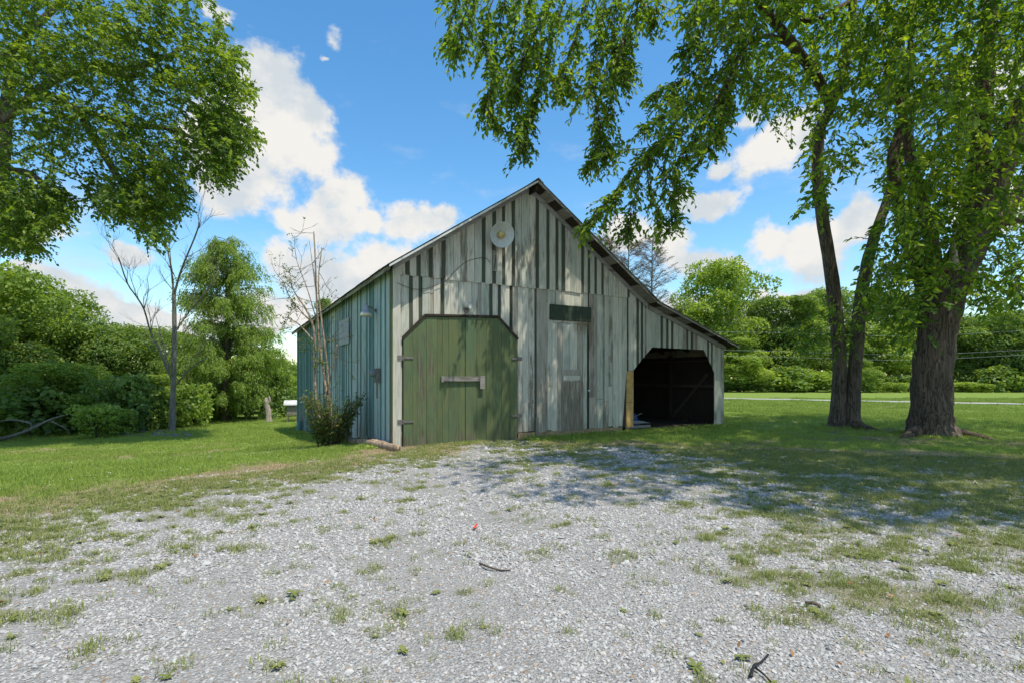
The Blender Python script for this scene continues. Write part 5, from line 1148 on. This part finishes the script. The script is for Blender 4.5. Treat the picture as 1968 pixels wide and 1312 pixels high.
# dry grass along the yard edge and thin weeds in the gravel
n = 52000; X, Y = frame_pts(n, 3.5, 14, r5); g_ = gravel(X, Y)+.35*wob(X, Y, 1.4)+.3*wob(X, Y, 4.0, 8); keep = (g_ > -.75) & (g_ < 1.5) & (r5.uniform(size=n) < np.clip(np.where(X < -1, .95-np.abs(g_-.2)*.75, .7-np.abs(g_+.05)*1.2), 0, 1)*(.35+.65*sstep(-.3, .5, wob(X, Y, 5.5, 0)))) & ~in_barn(X, Y)
PP = np.stack([X[keep], Y[keep], gz(X[keep], Y[keep])], 1); ro, sl = rot_scl(len(PP), r5, .45, .95)
scatter('dry_grass', PP, ro, sl, [tuft(20+i, 34, .14, .045, .006, .9) for i in range(4)], M['grassdry'], 'straw-coloured grass fringing the gravel yard')
n = 150000; X, Y = frame_pts(n, 2.2, 13.4, r5); keep = (gravel(X, Y) > .1) & (r5.uniform(size=n) < .72*patch(X, Y)**1.25+.006) & ~in_barn(X, Y)
PP = np.stack([X[keep], Y[keep], gz(X[keep], Y[keep])], 1); ro, sl = rot_scl(len(PP), r5, .30, .95)
scatter('gravel_weeds', PP, ro, sl, [tuft(40+i, 22, .075, .06, .0055, 1.1) for i in range(5)], M['weedgrass'], 'sparse grass tufts growing up through the gravel')
T = newmat('broad_weed'); r_ = orand(T); T.put(T.b.inputs['Base Color'], T.mix(r_, (.120,.150,.036), (.220,.230,.070))); M['broad'] = T.m
n = 19000; X, Y = frame_pts(n, 2.3, 12.5, r5); keep = (gravel(X, Y) > -.1) & (r5.uniform(size=n) < .26*patch(X, Y)**1.5+.007) & ~in_barn(X, Y)
PP = np.stack([X[keep], Y[keep], gz(X[keep], Y[keep])+.006], 1); ro, sl = rot_scl(len(PP), r5, .4, 1.3)
scatter('broad_weeds', PP, ro, sl, [rosette(i, 10, .050, .019) for i in range(5)], M['broad'], 'low broad-leaved weeds scattered over the gravel')
# rank grass and weeds against the barn foot
s_ = r5.uniform(3.35, LEND, 900); o_ = .12+np.abs(r5.normal(.02, .35, 900)); Wd = np.array([tuple(b2w(a, -.06-b)) for a, b in zip(s_, o_)])
t_ = r5.uniform(.0, BLEN, 700); o2 = np.abs(r5.normal(.02, .22, 700)); Wd2 = np.array([tuple(b2w(-.08-b, a)) for a, b in zip(t_, o2)])
PP = np.concatenate([Wd, Wd2]); PP[:, 2] = gz(PP[:, 0], PP[:, 1]); ga = r5.uniform(0, 6.28, 240); gd = np.abs(r5.normal(0, .22, 240)); q = np.arange(240) < 120
PP = np.concatenate([PP, np.stack([np.where(q, tB.location.x+np.cos(ga)*(.72+gd), tA.location.x+np.cos(ga)*(.55+gd)), np.where(q, tB.location.y+np.sin(ga)*(.72+gd), tA.location.y+np.sin(ga)*(.45+gd)), ga*0], 1)]); PP[:, 2] = gz(PP[:, 0], PP[:, 1])
k = ~((PP[:, 0] < .15) & (PP[:, 0] > -2.6) & (PP[:, 1] < 13.6)); PP = PP[k]; ro, sl = rot_scl(len(PP), r5, .5, 1.35)
scatter('rank_grass', PP, ro, sl, [tuft(60+i, 26, .10, .085, .0075, .7) for i in range(4)]+[rosette(70+i, 10, .11, .05) for i in range(2)], M['grass'], 'taller unmown grass and weeds along the barn foot')
# clover heads on the left lawn
n = 3400; X = r5.uniform(-16, -2, n); Y = r5.uniform(6.5, 19, n); keep = (gravel(X, Y) < -.6) & ~in_barn(X, Y, .2) & (r5.uniform(size=n) < .05+.9*sstep(.0, .7, wob(X, Y, 1.3, 8)))
PP = np.stack([X[keep], Y[keep], gz(X[keep], Y[keep])+.05], 1); ro, sl = rot_scl(len(PP), r5, .006, .011)
scatter('clover', PP, ro, sl, PE, plain('clover_white', (.62, .62, .54), .8), 'white clover heads dotted over the left lawn')
# fallen leaves
n = 520; X, Y = frame_pts(n, 2.4, 12, r5); keep = gravel(X, Y) > 0; PP = np.stack([X[keep], Y[keep], gz(X[keep], Y[keep])+.022], 1); m_ = len(PP); D = rdir(m_, r5); D[:, 2] *= .25; N_ = rdir(m_, r5)*.5; N_[:, 2] += 1
o = leaf_mesh('fallen_leaves', PP, D, N_, r5.uniform(.02, .05, m_), .6, r5.uniform(0, 1, m_), M['deadleaf']); tag(o, 'dry orange and brown leaves strewn over the gravel', 'fallen leaves', kind='stuff')
